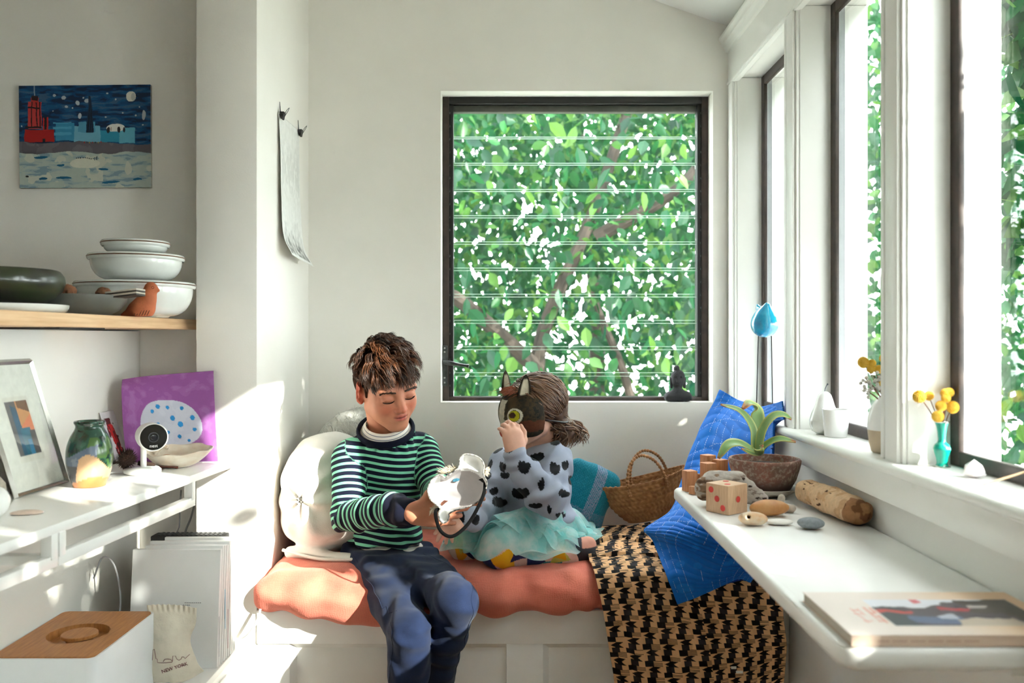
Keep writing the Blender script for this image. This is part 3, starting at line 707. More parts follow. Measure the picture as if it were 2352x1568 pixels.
# hair
lk = []; cent = V3(0, -.014, .032)
def skull_pt(th, ph, extra=.001):       # th azimuth from forward, ph elevation
    return cent+V3(math.sin(th)*math.cos(ph)*(.071+extra), math.cos(th)*math.cos(ph)*(.090+extra), math.sin(ph)*(.074+extra))
crown = V3(-.01, -.062, .092)
for i in range(430):
    th = rg.uniform(-math.pi, math.pi); ph = math.asin(rg.uniform(-.62, 1.0)); a = abs(th)
    lim = .34 if a < .95 else (-.06 if a < 1.28 else (.10 if a < 2.0 else -.80))
    if ph < lim: continue
    if i % 5 == 0: th = math.pi+rg.uniform(-1.0, 1.0); ph = rg.uniform(.55, 1.25); a = 3.0
    r = skull_pt(th, ph, .002); nrm = (r-cent)/V3(.071, .090, .074)**2; nrm /= np.linalg.norm(nrm)
    fl_ = V3(.35+rg.normal()*.3, 1, .2) if i % 5 == 0 else r-crown; fl_ = fl_-nrm*np.dot(fl_, nrm); fl_ /= np.linalg.norm(fl_)+1e-6
    top = sstep(.25, .9, math.sin(ph)); front = sstep(1.5, .8, a)
    d = fl_*1.0+nrm*(.18+.62*top+(.25 if i % 5 == 0 else 0))+np.cross(nrm, fl_)*rg.normal()*.45+V3(.22, 0, 0)*(top+front)
    ln = (.034+.042*top+.004*front)*rg.uniform(.75, 1.2); n = 10
    if a > 1.25 and ph < .45: ln *= .55
    cl = .006+.014*top+.010*front*top+.006*sstep(-.3, .4, math.sin(ph)); amp = rg.uniform(.0, .006)*top+.0015; f0 = rg.uniform(0, 6); f1 = rg.uniform(4, 8)
    c_ = cent; rad = V3(.071, .090, .074); p = r.copy(); dd = d/np.linalg.norm(d); gp = [p.copy()]; sid = np.cross(nrm, dd)
    for j in range(n):
        t = (j+1)/n; q = (p-c_)/rad; nn = q/rad; nn /= np.linalg.norm(nn)
        dd = dd+V3(.02, .03, -.22)*t+(-nn*.35*t if np.linalg.norm(q) > 1.30 else 0); dd /= np.linalg.norm(dd); p = p+dd*ln/n
        q = (p-c_)/(rad+cl*min(1, t*2)); rq = np.linalg.norm(q)
        if rq < 1: p = c_+(rad+cl*min(1, t*2))*q/rq
        gp.append(p+sid*amp*math.sin(f0+f1*t)*t*1.6)
    gp = np.array(gp); tn0 = rg.normal(.34, .2); m0 = rg.integers(16, 23)
    for c in range(m0):
        o_ = (sid*rg.normal()*.0072+np.cross(sid, dd)*rg.normal()*.0036)
        tt_ = np.linspace(0, 1, n+1)[:, None]; pp = gp+o_*(1.0-.42*tt_)+rg.normal(size=3)*.0026*tt_**2
        k_ = int(rg.integers(8, n+2)); lk.append(([bT(*x) for x in pp[:k_]], rg.uniform(.0008, .0017), np.clip(tn0+rg.normal()*.14, 0, 1), BR@nrm))
hair_mesh('hair', lk, HAIRB, boy)
sd = Sdf(); sd.ell(bT(0, -.018, .038), V3(.0745, .0915, .0755)*BS, BR, 0)
for s_ in (-1, 1): sd.ell(bT(s_*.030, -.045, .0), V3(.045, .055, .05)*BS, BR, .02); sd.cap(bT(s_*.068, .016, .01), bT(s_*.067, .017, -.012), .006, .004, .01)
sd.ell(bT(0, .095, -.035), V3(.075, .075, .085)*BS, BR, .01, op='-')
sd.disp = lambda Q: .0025*fbm(Q, 60, 2)
HB2 = hairmat('hair_boy_base', (36, 20, 12), (70, 42, 24)); HB2.node_tree.nodes['Principled BSDF'].inputs['Roughness'].default_value = .9; HB2.node_tree.nodes['Principled BSDF'].inputs['Specular IOR Level'].default_value = .1
sdf_obj('hair_base', sd, .003, HB2, boy, 1, None, lambda v: {'tone': np.clip(.12+.25*vnoise(v, 120), 0, 1)})
# striped sweater
def knit(name, c1, c2, c3, duty, spacing):
    m, nt, b = _new(name); L = nt.links.new
    a = nt.nodes.new('ShaderNodeAttribute'); a.attribute_name = 's'; n = nt.nodes.new('ShaderNodeAttribute'); n.attribute_name = 'n'
    d = nt.nodes.new('ShaderNodeMath'); d.operation = 'DIVIDE'; L(a.outputs['Fac'], d.inputs[0]); d.inputs[1].default_value = spacing
    f = nt.nodes.new('ShaderNodeMath'); f.operation = 'FRACT'; L(d.outputs[0], f.inputs[0])
    g = nt.nodes.new('ShaderNodeMath'); g.operation = 'GREATER_THAN'; L(f.outputs[0], g.inputs[0]); g.inputs[1].default_value = duty
    g2 = nt.nodes.new('ShaderNodeMath'); g2.operation = 'GREATER_THAN'; L(n.outputs['Fac'], g2.inputs[0]); g2.inputs[1].default_value = .5
    col = _mix(nt, g2.outputs[0], _mix(nt, g.outputs[0], lin(c1), lin(c2)), lin(c3)); L(col, b.inputs['Base Color'])
    b.inputs['Roughness'].default_value = .9; b.inputs['Specular IOR Level'].default_value = .15; b.inputs['Sheen Weight'].default_value = .05
    nb = _noise(nt, 900, 2, _coord(nt)); _bump(nt, b, nb.outputs[0], .35, .001); return m
KNIT = knit('striped_knit', (20, 24, 44), (138, 216, 180), (18, 20, 38), .60, .0168)
sd = Sdf()
sd.cap(RSH+V3(.02, 0, .006), LSH+V3(-.02, 0, .006), .046, .046, 0, 1); sd.ell(CH+V3(0, 0, .005), (.100, .076, .105), rz(.3), .03, 1); sd.ell(WA, (.096, .080, .085), rz(.3), .04, 1); sd.ell(HI+V3(0, -.005, .012), (.102, .088, .045), rz(.3), .03, 1)
sd.chain([RSH, REL], [.044, .041], .018, 2); sd.chain([REL, RWR-V3(.05, -.052, 0)], [.041, .037], .01, 3); sd.cap(RWR-V3(.05, -.052, 0), RWR-V3(.016, -.016, 0), .038, .033, .008, 6)
sd.chain([LSH, LEL], [.044, .040], .018, 4); sd.chain([LEL, LWR], [.040, .031], .01, 5)
cL, cF, cR, cB = P(822, 982, 2.262), P(892, 1026, 2.190), P(944, 970, 2.300), P(886, 958, 2.345)
cC = (cL+cR+cF+cB)/4; e1 = (cR-cL)/2; e2 = (cF-cB)/2; nax = np.cross(e2, e1); nax /= np.linalg.norm(nax); nax = nax if nax[2] > 0 else -nax
ring = lambda th, k=1.0, dz=0: cC+(e1*math.cos(th)+e2*math.sin(th))*k+nax*dz
for i in range(14):
    q = ring(i/14*2*math.pi); sd.cap(q-nax*.016, q*.38+(CH+V3(0, 0, .03))*.62+(q-cC)*.22-nax*.012, .007, .050, .012, 1)
NC = cC; Rn = np.stack([e1/np.linalg.norm(e1), np.cross(nax, e1/np.linalg.norm(e1)), nax], 1)
sd.ell(cC+nax*.025, (np.linalg.norm(e1)*1.02, np.linalg.norm(e2)*1.02, .05), Rn, .004, 0, '-')
sd.box(HI+V3(0, 0, -.044), (.3, .3, .06), ry(.06), .002, .006, 0, '-')
ax = lambda a, b: (b-a)/np.linalg.norm(b-a)
ua, fa = ax(RSH, REL), ax(REL, RWR); ul, fl = ax(LSH, LEL), ax(LEL, LWR)
def swdisp(Q):
    d = .0022*fbm(Q, 22, 2)
    q = Q-CH; d = d+.0042*np.sin((q[:, 0]*.8+q[:, 2]*1.1)*95+3*vnoise(Q, 14))*sstep(-.02, -.12, q[:, 2])*sstep(.14, .08, np.abs(q[:, 0]))
    e = np.linalg.norm(Q-REL, axis=1); t = (Q-REL)@fa
    d = d+.0035*np.sin(((Q-REL)@(fa-ua))*130)*np.exp(-(e/.06)**2)
    d = d+.003*np.sin(t*150+5*vnoise(Q, 20))*sstep(.05, .10, t)*sstep(.07, .03, np.linalg.norm((Q-REL)-t[:, None]*fa, axis=1))
    return d
sd.disp = swdisp
def swattr(v):
    tg = sd.tags(v); s_ = np.where(tg == 1, v[:, 2]+.25*(v[:, 0]-CH[0])**2*0+.012*np.sin((v[:, 0]-CH[0])*14), 0)
    s_ = np.where(tg == 2, (v-RSH)@ua+.004, s_); s_ = np.where((tg == 3) | (tg == 6), (v-REL)@fa+np.linalg.norm(REL-RSH), s_)
    s_ = np.where(tg == 4, (v-LSH)@ul, s_); s_ = np.where(tg == 5, (v-LEL)@fl+np.linalg.norm(LEL-LSH), s_)
    nv = (tg == 6) & ((v-RWR)@fa > -.058)
    return {'s': s_+5, 'n': nv.astype(float)}
sdf_obj('sweater', sd, .0028, KNIT, boy, 1, None, swattr)
# undershirt with thin grey lines
TEE = knit('undershirt_jersey', (232, 226, 216), (120, 122, 132), (236, 232, 224), .86, .011)
sd = Sdf(); sd.ell(HI+V3(0, -.005, -.008), (.1015, .0885, .034), rz(.3), 0); sd.ell(WA, (.080, .064, .08), rz(.3), .02); sd.box(HI+V3(0, 0, -.070), (.3, .3, .06), ry(.10), .002, .005, 0, '-')
sd.disp = lambda Q: .003*np.sin(Q[:, 2]*300+4*vnoise(Q, 18))
sdf_obj('undershirt', sd, .003, TEE, boy, 1, None, lambda v: {'s': v[:, 2]*1.2+.006*vnoise(v, 15)+5, 'n': v[:, 2]*0})
MB().tube([ring(i/40*2*math.pi, 1.035, -.003) for i in range(41)], .0050, 10, flat=1.9, up=nax, cap=False).build('sweater_collar', mat('navy_rib', (18, 20, 38), .9, .1, 40, .5, 600, spec=.15), boy, smooth=True)
nu, nv = 9, 60; G = np.zeros((nu, nv, 3))
for i in range(nu):
    for j in range(nv): G[i, j] = ring(j/(nv-1)*2*math.pi, .97-.22*(i/(nu-1))**1.2, -.008+.024*i/(nu-1)+.0012*math.sin(i*1.9))
v_, f_ = slab(G, .002); link('undershirt_collar', meshdata('undershirt_collar', v_, f_, attr={'s': np.tile(np.repeat(np.arange(nu)*.0042, nv), 2)+5, 'n': np.zeros(2*nu*nv)}), TEE, boy, True)
# trousers
RHP, LHP = P(846, 1275, 2.295), P(938, 1272, 2.335); RKN, LKN = P(940, 1452, 1.945), P(1048, 1382, 1.955); RAN, LAN = P(934, 1690, 1.985), P(1000, 1572, 2.06)
NAVY = mat('navy_cotton', (24, 36, 64), .85, .12, 30, .5, 700, sheen=.1, spec=.15, dist=.001)
sd = Sdf(); sd.ell(HI+V3(.002, .0, -.045), (.110, .092, .062), rz(.3), 0); sd.chain([RHP, RKN], [.070, .047], .03); sd.chain([RKN, RAN], [.047, .043], .015); sd.chain([LHP, LKN], [.068, .047], .03); sd.chain([LKN, LAN], [.047, .035], .015)
sd.cap(LAN+(LKN-LAN)*.10, LAN, .040, .038, .004)
sd.box(HI+V3(0, .0, .050), (.3, .3, .04), ry(.08), .004, .006, 0, '-')
def trdisp(Q):
    d = .0045*fbm(Q, 14, 3)+.0035*np.sin(Q[:, 2]*55+Q[:, 0]*38+6*vnoise(Q, 9))*.6
    for kn, an, hp in ((RKN, RAN, RHP), (LKN, LAN, LHP)):
        e = np.linalg.norm(Q-kn, axis=1); s1 = (Q-kn)@ax(kn, an)
        d = d+.003*np.sin(s1*120+5*vnoise(Q, 12))*sstep(.02, .08, s1)*np.exp(-(e/.2)**2)
        d = d+.0045*np.sin(((Q-hp)@ax(hp, kn))*85+4*vnoise(Q, 10))*np.exp(-(np.linalg.norm(Q-hp, axis=1)/.11)**2)
    return d
sd.disp = trdisp
trs = sdf_obj('trousers', sd, .0037, NAVY, boy, 1)
WBAND = (HI+V3(0, -.09, -.03))
for hp, kn, an, sx in ((RHP, RKN, RAN, -1), (LHP, LKN, LAN, 1)):
    pts = [hp+V3(sx*.035, -.062, .03), hp*.6+kn*.4+V3(sx*.052, -.03, .035), hp*.25+kn*.75+V3(sx*.050, -.02, .04), kn+V3(sx*.045, -.04, .015), kn*.6+an*.4+V3(sx*.046, -.03, 0), an+V3(sx*.038, -.02, .01)]
    q = catmull(np.array(pts), 60)
    for _ in range(6):
        e = sd.ev(q); g = np.stack([sd.ev(q+V3(*[.003 if a == j else 0 for a in range(3)]))-e for j in range(3)], 1)/.003; g /= np.maximum(np.linalg.norm(g, axis=1)[:, None], .3); q = q-g*np.clip(e, -.02, .02)[:, None]*.8
    q = lap(q, np.stack([np.arange(59), np.arange(1, 60)], 1), 2) if False else q
    MB().tube(q[2:-2], .0009, 6).build('seam', NAVY, trs, smooth=True)
for an, kn, sgn in ((RAN, RKN, 1), (LAN, LKN, 1)):
    sd = Sdf(); d = ax(kn, an); sd.cap(an-d*.03, an+d*.05, .027, .026, 0); sd.cap(an+d*.06, an+d*.07+V3(0, -.10, -.015), .026, .022, .03); sdf_obj('foot', sd, .005, SKIN_B, boy, 1, lambda v: np.tile(lin((205, 140, 110)), (len(v), 1)))

# ---------------- girl
GR = head_frame(math.radians(-62), math.radians(9), math.radians(-4)); GS = .87; GO = P(1226, 940, 2.37)
gT = lambda x, y, z: GO+GR@(V3(x, y, z)*GS)
sd = Sdf(); add_head(sd, GO, GR, GS, False)
GN = P(1222, 1042, 2.42); sd.chain([gT(0, -.02, -.03), gT(0, -.03, -.075), GN, GN-V3(0, 0, .04)], [.036, .035, .038, .045], .02)
LS, RS = P(1272, 1062, 2.335), P(1160, 1068, 2.465)
GCH, GWA = P(1222, 1110, 2.41), P(1228, 1190, 2.42)
LE, LW = P(1256, 1142, 2.215), P(1186, 1050, 2.205)
RE_, RW = P(1114, 1165, 2.33), P(1076, 1192, 2.13)
sd.cap(LS, RS, .034, .034, .03); sd.ell(GCH, (.075, .065, .085), None, .03); sd.ell(GWA, (.075, .068, .08), None, .03)
sd.chain([LS, LE, LW], [.032, .027, .020], .02); sd.chain([RS, RE_, RW], [.032, .027, .020], .02)
gt = hand(sd, LW, V3(-.16, -.02, 1), V3(.42, -.9, .05), -1, .118, [c3(.55, .75, .4), c3(.5, .75, .4), c3(.45, .75, .45), c3(.4, .7, .4)], .16, ((.6, .6, -.35), (.8, .3, -.5), (.85, 0, -.5)))
hand(sd, RW, V3(-.80, -.50, -.28), V3(-.2, -.5, .85), -1, .098, [c3(.10, .25, .2), c3(.25, .45, .35), c3(.5, .6, .4), c3(.6, .6, .4)], .08, ((.7, .6, -.2), (.9, .35, -.3), (1, .1, -.3)))
girl = sdf_obj('person', sd, .0023, SKIN_G, None, 2, lambda v: linA(face_cols(v, GO, GR, GS, (226, 172, 148), (190, 92, 82), (214, 130, 108))))
tag(girl, 'kneeling child in brown animal mask, spotted grey sweatshirt and mint tutu', 'person')
HAIRG = hairmat('hair_girl', (64, 42, 30), (142, 104, 76)); lk = []
for i in range(2300):
    th = rg.uniform(-math.pi, math.pi); ph = math.asin(rg.uniform(-.7, 1.0)); a = abs(th)
    if ph < (.30 if a < 1.0 else (-.25 if a < 1.6 else -.95)): continue
    r = skull_pt(th, ph, .003); nrm = (r-cent)/V3(.071, .090, .074)**2; nrm /= np.linalg.norm(nrm)
    tie = V3(.015+rg.normal()*.02, -.092+rg.normal()*.008, -.050+rg.normal()*.008); pts = []; lift = .004+.009*rg.random(); f0 = rg.uniform(0, 6); am = rg.uniform(.001, .004)
    sid = np.cross(nrm, tie-r); sid /= np.linalg.norm(sid)+1e-6
    for j in range(12):
        t = j/11; p = r*(1-t)+tie*t; q = (p-cent)/V3(.071, .090, .074); q /= np.linalg.norm(q)+1e-9
        p2 = cent+q*(V3(.071, .090, .074)+.003+lift*math.sin(t*2.6)); w_ = 1-.55*sstep(.6, 1, t) if p[2] < -.02 else 1
        pts.append(gT(*(p2*w_+p*(1-w_)+sid*am*math.sin(f0+7*t))))
    lk.append((pts, rg.uniform(.0016, .0032), np.clip(rg.normal(.42, .22), 0, 1), GR@nrm))
for i in range(420):      # curls gathered low at the nape
    r = V3(rg.uniform(-.02, .075), rg.uniform(-.105, -.02), rg.uniform(-.075, -.045)); pts = []; q = r.copy(); ph0 = rg.uniform(0, 6.28); rr = rg.uniform(.004, .012); tgt = V3(rg.uniform(0, .07), rg.uniform(-.15, -.02), rg.uniform(-.135, -.10))
    for j in range(12):
        t = j/11; c = r*(1-t)+tgt*t+V3(0, -.02, .006)*math.sin(t*3.14); pts.append(gT(*(c+rr*t*V3(math.cos(ph0+t*9), math.sin(ph0+t*9), .4*math.sin(ph0+t*7)))))
    lk.append((pts, rg.uniform(.002, .004), np.clip(rg.normal(.55, .28), 0, 1), GR[:, 0]))
hair_mesh('hair', lk, HAIRG, girl)
sd = Sdf(); sd.ell(gT(0, -.016, .034), V3(.075, .094, .078)*GS, GR, 0); sd.ell(gT(0, -.06, -.02), V3(.06, .05, .06)*GS, GR, .03); sd.ell(gT(.03, -.085, -.085), V3(.04, .05, .035)*GS, GR, .03)
sd.ell(gT(0, .10, -.03), V3(.08, .075, .09)*GS, GR, .01, op='-'); sd.disp = lambda Q: .0025*fbm(Q, 50, 2)
sdf_obj('hair_base', sd, .003, HAIRG, girl, 1, None, lambda v: {'tone': np.clip(.2+.3*vnoise(v, 100), 0, 1)})
MB().tube(catmull(np.array([gT(.073, .03, -.012), gT(.083, -.02, -.028), gT(.066, -.07, -.045), gT(.03, -.10, -.05)]), 16), .006, 8, flat=.4).build('hair_band', BLACKM, girl, smooth=True)
# sweatshirt with black brushed shapes
FLEECE = vmat('grey_fleece', .92, .25, 500, .15, 0, .1, .04, 40)
sd = Sdf(); sd.cap(LS+V3(0, 0, .004), RS+V3(0, 0, .004), .050, .046, 0); sd.ell(GCH+V3(.002, -.01, -.005), (.105, .09, .10), rz(-.5), .03); sd.ell(GWA+V3(.004, -.012, .004), (.118, .105, .062), rz(-.4), .04)
sd.chain([LS, LE], [.050, .048], .02); sd.chain([LE, LW-V3(0, 0, .012)], [.048, .034], .012); sd.cap(LW-V3(-.004, 0, .026), LW-V3(0, 0, .004), .034, .032, .008)
sd.chain([RS, RE_], [.046, .042], .02); sd.chain([RE_, RW], [.042, .032], .012)
sd.cap(GN-V3(0, 0, .02), GN+V3(-.02, -.004, .05), .048, .046, .01, 0, '-'); sd.box(GWA+V3(0, 0, -.115), (.3, .3, .06), ry(-.05), .004, .01, 0, '-')
ga, gf = ax(LS, LE), ax(LE, LW)
def gdisp(Q):
    d = .0035*fbm(Q, 18, 2)+.004*np.sin(Q[:, 0]*52-Q[:, 2]*70+5*vnoise(Q, 12)); e = np.linalg.norm(Q-LE, axis=1)
    d = d+.0055*np.sin(((Q-LE)@(gf-ga))*75+2*vnoise(Q, 15))*np.exp(-(e/.085)**2)
    q = Q-GWA; return d+.0045*np.sin(q[:, 2]*110+q[:, 0]*35+4*vnoise(Q, 11))*sstep(.06, -.01, q[:, 2])
sd.disp = gdisp
SPOTS = [(1275, 1012, 26, 20), (1298, 1066, 15, 26), (1275, 1073, 24, 32), (1234, 1047, 30, 22), (1204, 1070, 28, 34), (1243, 1110, 15, 32), (1196, 1130, 38, 30), (1148, 1151, 34, 26), (1122, 1062, 18, 26), (1155, 1070, 15, 26), (1134, 1126, 20, 20), (1160, 1090, 20, 18), (1296, 1132, 26, 20), (1230, 1160, 30, 14), (1168, 1022, 26, 34), (1288, 1182, 22, 16), (1080, 1150, 26, 22), (1092, 1192, 18, 26), (1120, 1090, 16, 20), (1262, 1168, 10, 22), (1186, 1180, 32, 10), (1150, 1010, 20, 26), (1060, 1187, 14, 30), (1312, 1100, 14, 26)]; SPOTS = [(a_, b_, c_*1.06, d_*1.06) for a_, b_, c_, d_ in SPOTS]
def fcol(v):
    base = np.tile(np.array((166, 172, 190.)), (len(v), 1)); px = CX+F*v[:, 0]/v[:, 1]; py = CY-F*(v[:, 2]-EYE)/v[:, 1]     # brushed marks sit at fixed places on the cloth
    for i, (x, y, w, h_) in enumerate(SPOTS):
        dx = (px-x)/w*2; dy = (py-y)/h_*2; ang = (i*1.7) % 1.2-.6; a, b = dx*math.cos(ang)+dy*math.sin(ang), -dx*math.sin(ang)+dy*math.cos(ang)
        m_ = (a*a+b*b+.18*vnoise(v, 260) < 1) & (b > -.55+.1*np.sin(a*9)) & (v[:, 1] < GCH[1]+.03)
        base[m_] = (22, 23, 28)
    m_ = (v[:, 1] >= GCH[1]+.03) & (vnoise(v, 22) > .45); base[m_] = (22, 23, 28); return linA(base)
sdf_obj('sweatshirt', sd, .0024, FLEECE, girl, 1, fcol)
# leggings with triangle print, tutu
LK, LF_ = P(1146, 1262, 2.185), P(1310, 1270, 2.25); RK_, RF = P(1070, 1246, 2.275), P(1260, 1262, 2.5)
LH, RH = P(1255, 1226, 2.36), P(1190, 1222, 2.46)
LEG = vmat('triangle_leggings', .85, .2, 500, .2, 0, .05, .03, 40)
lg = Sdf(); lg.ell(P(1232, 1216, 2.42), (.10, .085, .055), None, 0); lg.chain([LH, LK], [.062, .050], .02); lg.chain([LK+V3(.01, .01, -.004), LF_], [.042, .032], .012); lg.chain([RH, RK_], [.060, .050], .02); lg.chain([RK_, RF], [.04, .03], .012)
lg.disp = lambda Q: .002*fbm(Q, 25, 2)
tri = [(P(1160, 1292, 2.13), P(1128, 1280, 2.13), .026, (236, 178, 30)), (P(1062, 1268, 2.21), P(1062, 1290, 2.2), .022, (226, 160, 36)), (P(1120, 1300, 2.14), P(1120, 1260, 2.14), .016, (34, 46, 96)), (P(1096, 1284, 2.2), P(1096, 1280, 2.2), .02, (34, 46, 96)), (P(1225, 1296, 2.16), P(1225, 1290, 2.16), .018, (34, 46, 96)), (P(1285, 1270, 2.2), P(1285, 1280, 2.2), .016, (220, 168, 30)), (P(1062, 1235, 2.22), P(1062, 1240, 2.2), .024, (196, 196, 90)), (P(1190, 1280, 2.14), P(1190, 1290, 2.14), .014, (34, 46, 96))]
def lcol(v):
    c = np.tile(np.array((226, 196, 182.)), (len(v), 1))
    ce = np.random.default_rng(3).uniform([-.2, 2.0, .45], [.25, 2.6, .7], (130, 3)); cc = [(236, 178, 30), (34, 46, 96), (60, 150, 160), (190, 196, 96), (34, 46, 96)]
    for i, p in enumerate(ce):
        q = v-p; a = np.arctan2(q[:, 2], q[:, 0])+i; r = np.hypot(q[:, 0], q[:, 2]); m_ = (r < .021/(.5+.5*np.abs(np.cos(1.5*a)))*.75) & (np.abs(q[:, 1]) < .05) & (v[:, 1] > 2.19); c[m_] = cc[i % 5]
    for i, (p, t, r0, col) in enumerate(tri):
        q = v-p; a = np.arctan2(q[:, 2], q[:, 0])+i*.8; r = np.hypot(q[:, 0], q[:, 2]); m_ = (r < r0/(.55+.6*np.abs(np.cos(1.5*a)))) & (np.abs(q[:, 1]) < .08); c[m_] = col
    return linA(c)
sdf_obj('leggings', lg, .0025, LEG, girl, 1, lcol)
sd = Sdf(); sd.chain([LF_-V3(.01, 0, 0), P(1338, 1262, 2.255)], [.034, .029], .01); sd.cap(P(1338, 1262, 2.255), P(1352, 1250, 2.26), .028, .02, .015)
def sockc(v):
    c = np.tile(np.array((30, 46, 110.)), (len(v), 1)); c[v[:, 0] > P(1322, 0, 2.25)[0]] = (58, 60, 68); m_ = (v[:, 0] > P(1335, 0, 2.25)[0]) & (v[:, 2] > P(0, 1254, 2.25)[2]); c[m_] = (222, 160, 140); return linA(c)
sdf_obj('socked_foot', sd, .003, LEG, girl, 1, sockc)
m_, nt, b = _new('mint_tulle'); nt.nodes.remove(b); out = [n for n in nt.nodes if n.type == 'OUTPUT_MATERIAL'][0]
d_ = nt.nodes.new('ShaderNodeBsdfDiffuse'); t_ = nt.nodes.new('ShaderNodeBsdfTranslucent'); tp = nt.nodes.new('ShaderNodeBsdfTransparent')
nz = _noise(nt, 30, 3, _coord(nt)); cc = _mix(nt, _ramp(nt, nz.outputs[0], [(.35, (0, 0, 0)), (.65, (1, 1, 1))]), lin((226, 248, 244)), lin((164, 234, 232)))
nt.links.new(cc, d_.inputs[0]); nt.links.new(cc, t_.inputs[0]); x1 = nt.nodes.new('ShaderNodeMixShader'); x1.inputs[0].default_value = .4; nt.links.new(d_.outputs[0], x1.inputs[1]); nt.links.new(t_.outputs[0], x1.inputs[2])
x2 = nt.nodes.new('ShaderNodeMixShader'); x2.inputs[0].default_value = .6; nt.links.new(tp.outputs[0], x2.inputs[1]); nt.links.new(x1.outputs[0], x2.inputs[2]); nt.links.new(x2.outputs[0], out.inputs[0]); TULLE = m_
TC = GWA+V3(.0, -.01, .012)
tk = math.atan2(-.80, -.52)
for layer in range(4):
    nu, nv = 34, 240; th = np.linspace(0, 2*math.pi, nv); tt = np.linspace(0, 1, nu); G = np.zeros((nu, nv, 3))
    reach = 1+1.4*np.maximum(0, np.cos(th-tk))**1.3
    for i, t in enumerate(tt):
        R0 = .088+(.088-.010*layer)*t**.9*reach; wv = np.sin(th*(9+3*layer)+layer*2+1.6*np.sin(th*3+layer)); rr = R0+t*.016*wv
        zz = .016+.030*math.sin(t*2.6)-.175*t**1.3+.020*t*np.sin(th*(7+2*layer)+layer+1.2*np.sin(th*2))
        G[i] = TC+np.stack([rr*np.cos(th)*1.02, rr*np.sin(th), zz], 1)
    Q = G.reshape(-1, 3); zs = np.linspace(.54, .72, 26); top = np.full(len(Q), .545)
    for z_ in zs:
        q = Q.copy(); q[:, 2] = z_; top = np.where(lg.ev(q, disp=False) < .003, z_, top)
    puff = .012+.006*layer+.008*np.sin(np.tile(th, nu)*(13+2*layer)+layer)*np.repeat(tt, nv)
    top = lap(np.column_stack([Q[:, :2], top]), gridfaces(nu, nv), 3)[:, 2]
    Q[:, 2] = np.maximum(Q[:, 2], top+np.maximum(puff, .005)); G = Q.reshape(nu, nv, 3)
    link('tutu_layer', meshdata('tutu_layer', G.reshape(-1, 3), gridfaces(nu, nv)), TULLE, girl, True)
# ------------------------------------------------------------------ masks
CATM = vmat('papier_mache_paint', .75, .5, 120, .25, 0, 0, .15, 90)
cm = Sdf(); cm.ell(gT(0, .024, -.002), V3(.088, .092, .090)*GS, GR, 0); cm.ell(gT(0, .108, -.050), V3(.020, .017, .020)*GS, GR, .02)
cm.ell(gT(0, .020, -.002), V3(.082, .088, .085)*GS, GR, .002, 0, '-'); cm.box(gT(0, -.085, 0), V3(.2, .096, .2)*GS, GR, .002, .002, 0, '-'); cm.box(gT(0, .05, -.170), V3(.2, .2, .095)*GS, GR, .002, .002, 0, '-')
cm.box(gT(0, .06, .142), V3(.2, .2, .070)*GS, GR@rx(.25), .002, .002, 0, '-')
def catc(v):
    q = ((v-GO)@GR)/GS; x, y, z = q.T; n1 = vnoise(v, 160); n2 = vnoise(v, 45)
    c = np.tile(np.array((64, 52, 34.)), (len(v), 1)); c[n1 > .15] = (44, 37, 28); c[n2 > .45] = (78, 62, 40); c[(n1+n2) < -.7] = (28, 24, 20)
    ax_ = np.abs(x); m_ = (ax_ < .016+.004*n1) & (y > .085) & (z < .05); c[m_] = (206, 198, 180)
    d = np.sqrt((ax_-.074)**2+(z+.030)**2); c[(d < .020+.004*n1)] = (98, 54, 34)
    eye = np.sqrt(((ax_-.050)*1.15)**2+(z-.006)**2+0*(y)); rim = (y > .03)
    c[rim & (eye < .0235+.0015*n1)] = (226, 220, 200); c[rim & (eye < .0178)] = (40, 44, 20); c[rim & (eye < .0165)] = (196, 192, 40)
    e2 = np.sqrt((ax_-.046)**2+(z-.008)**2); c[rim & (e2 < .0095)] = (66, 38, 26)
    nose = np.linalg.norm(q-V3(0, .122, -.056), axis=1); c[nose < .014] = (196, 74, 48)
    return linA(c)
cat = sdf_obj('animal_mask', cm, .002, CATM, None, 1, catc); tag(cat, 'dark brown papier-mache animal mask with yellow eye worn by kneeling child', 'mask')
for sx in (-1, 1):
    base = V3(sx*.052, .058, .062); tip = V3(sx*.066, .050, .128)
    G = np.zeros((12, 9, 3))
    for i in range(12):
        t = i/11; w = .021*(1-t)**.75*(1+.5*t)
        for j in range(9):
            s_ = (j-4)/4; c_ = base*(1-t)+tip*t+V3(-sx*.25*s_*w, s_*w*1.0*(1), 0)+V3(sx*.006*(s_*s_)*(1-t), 0, 0); G[i, j] = gT(*c_)
    v_, f_ = slab(G, .003); nn = len(v_)//2; uu = np.tile(np.arange(9), 12); tt = np.repeat(np.arange(12), 9)
    cc = np.tile(np.array((52, 42, 30.)), (2*nn, 1)); cc[:nn][(np.abs(uu-4) < 2.5) & (tt < 9) & (tt > 0)] = (206, 196, 170); cc[nn:][(np.abs(uu-4) < 2.5) & (tt < 9) & (tt > 0)] = (206, 196, 170)
    link('mask_ear', meshdata('mask_ear', v_, f_, linA(cc)), CATM, cat, True)
rg = np.random.default_rng(9); lk = []
for i in range(260):
    p = V3(rg.normal()*.014+.006, .072+rg.normal()*.008, .074+rg.normal()*.006); d = V3(rg.normal()*.5, .35+rg.normal()*.4, .8)
    lk.append(([gT(*(p+d*.0045*j+V3(0, .0012, -.0010)*j*j)) for j in range(5)], .0007, rg.random(), GR[:, 0]))
hair_mesh('fur_tuft', lk, hairmat('rust_fur', (120, 52, 30), (190, 104, 70)), cat)
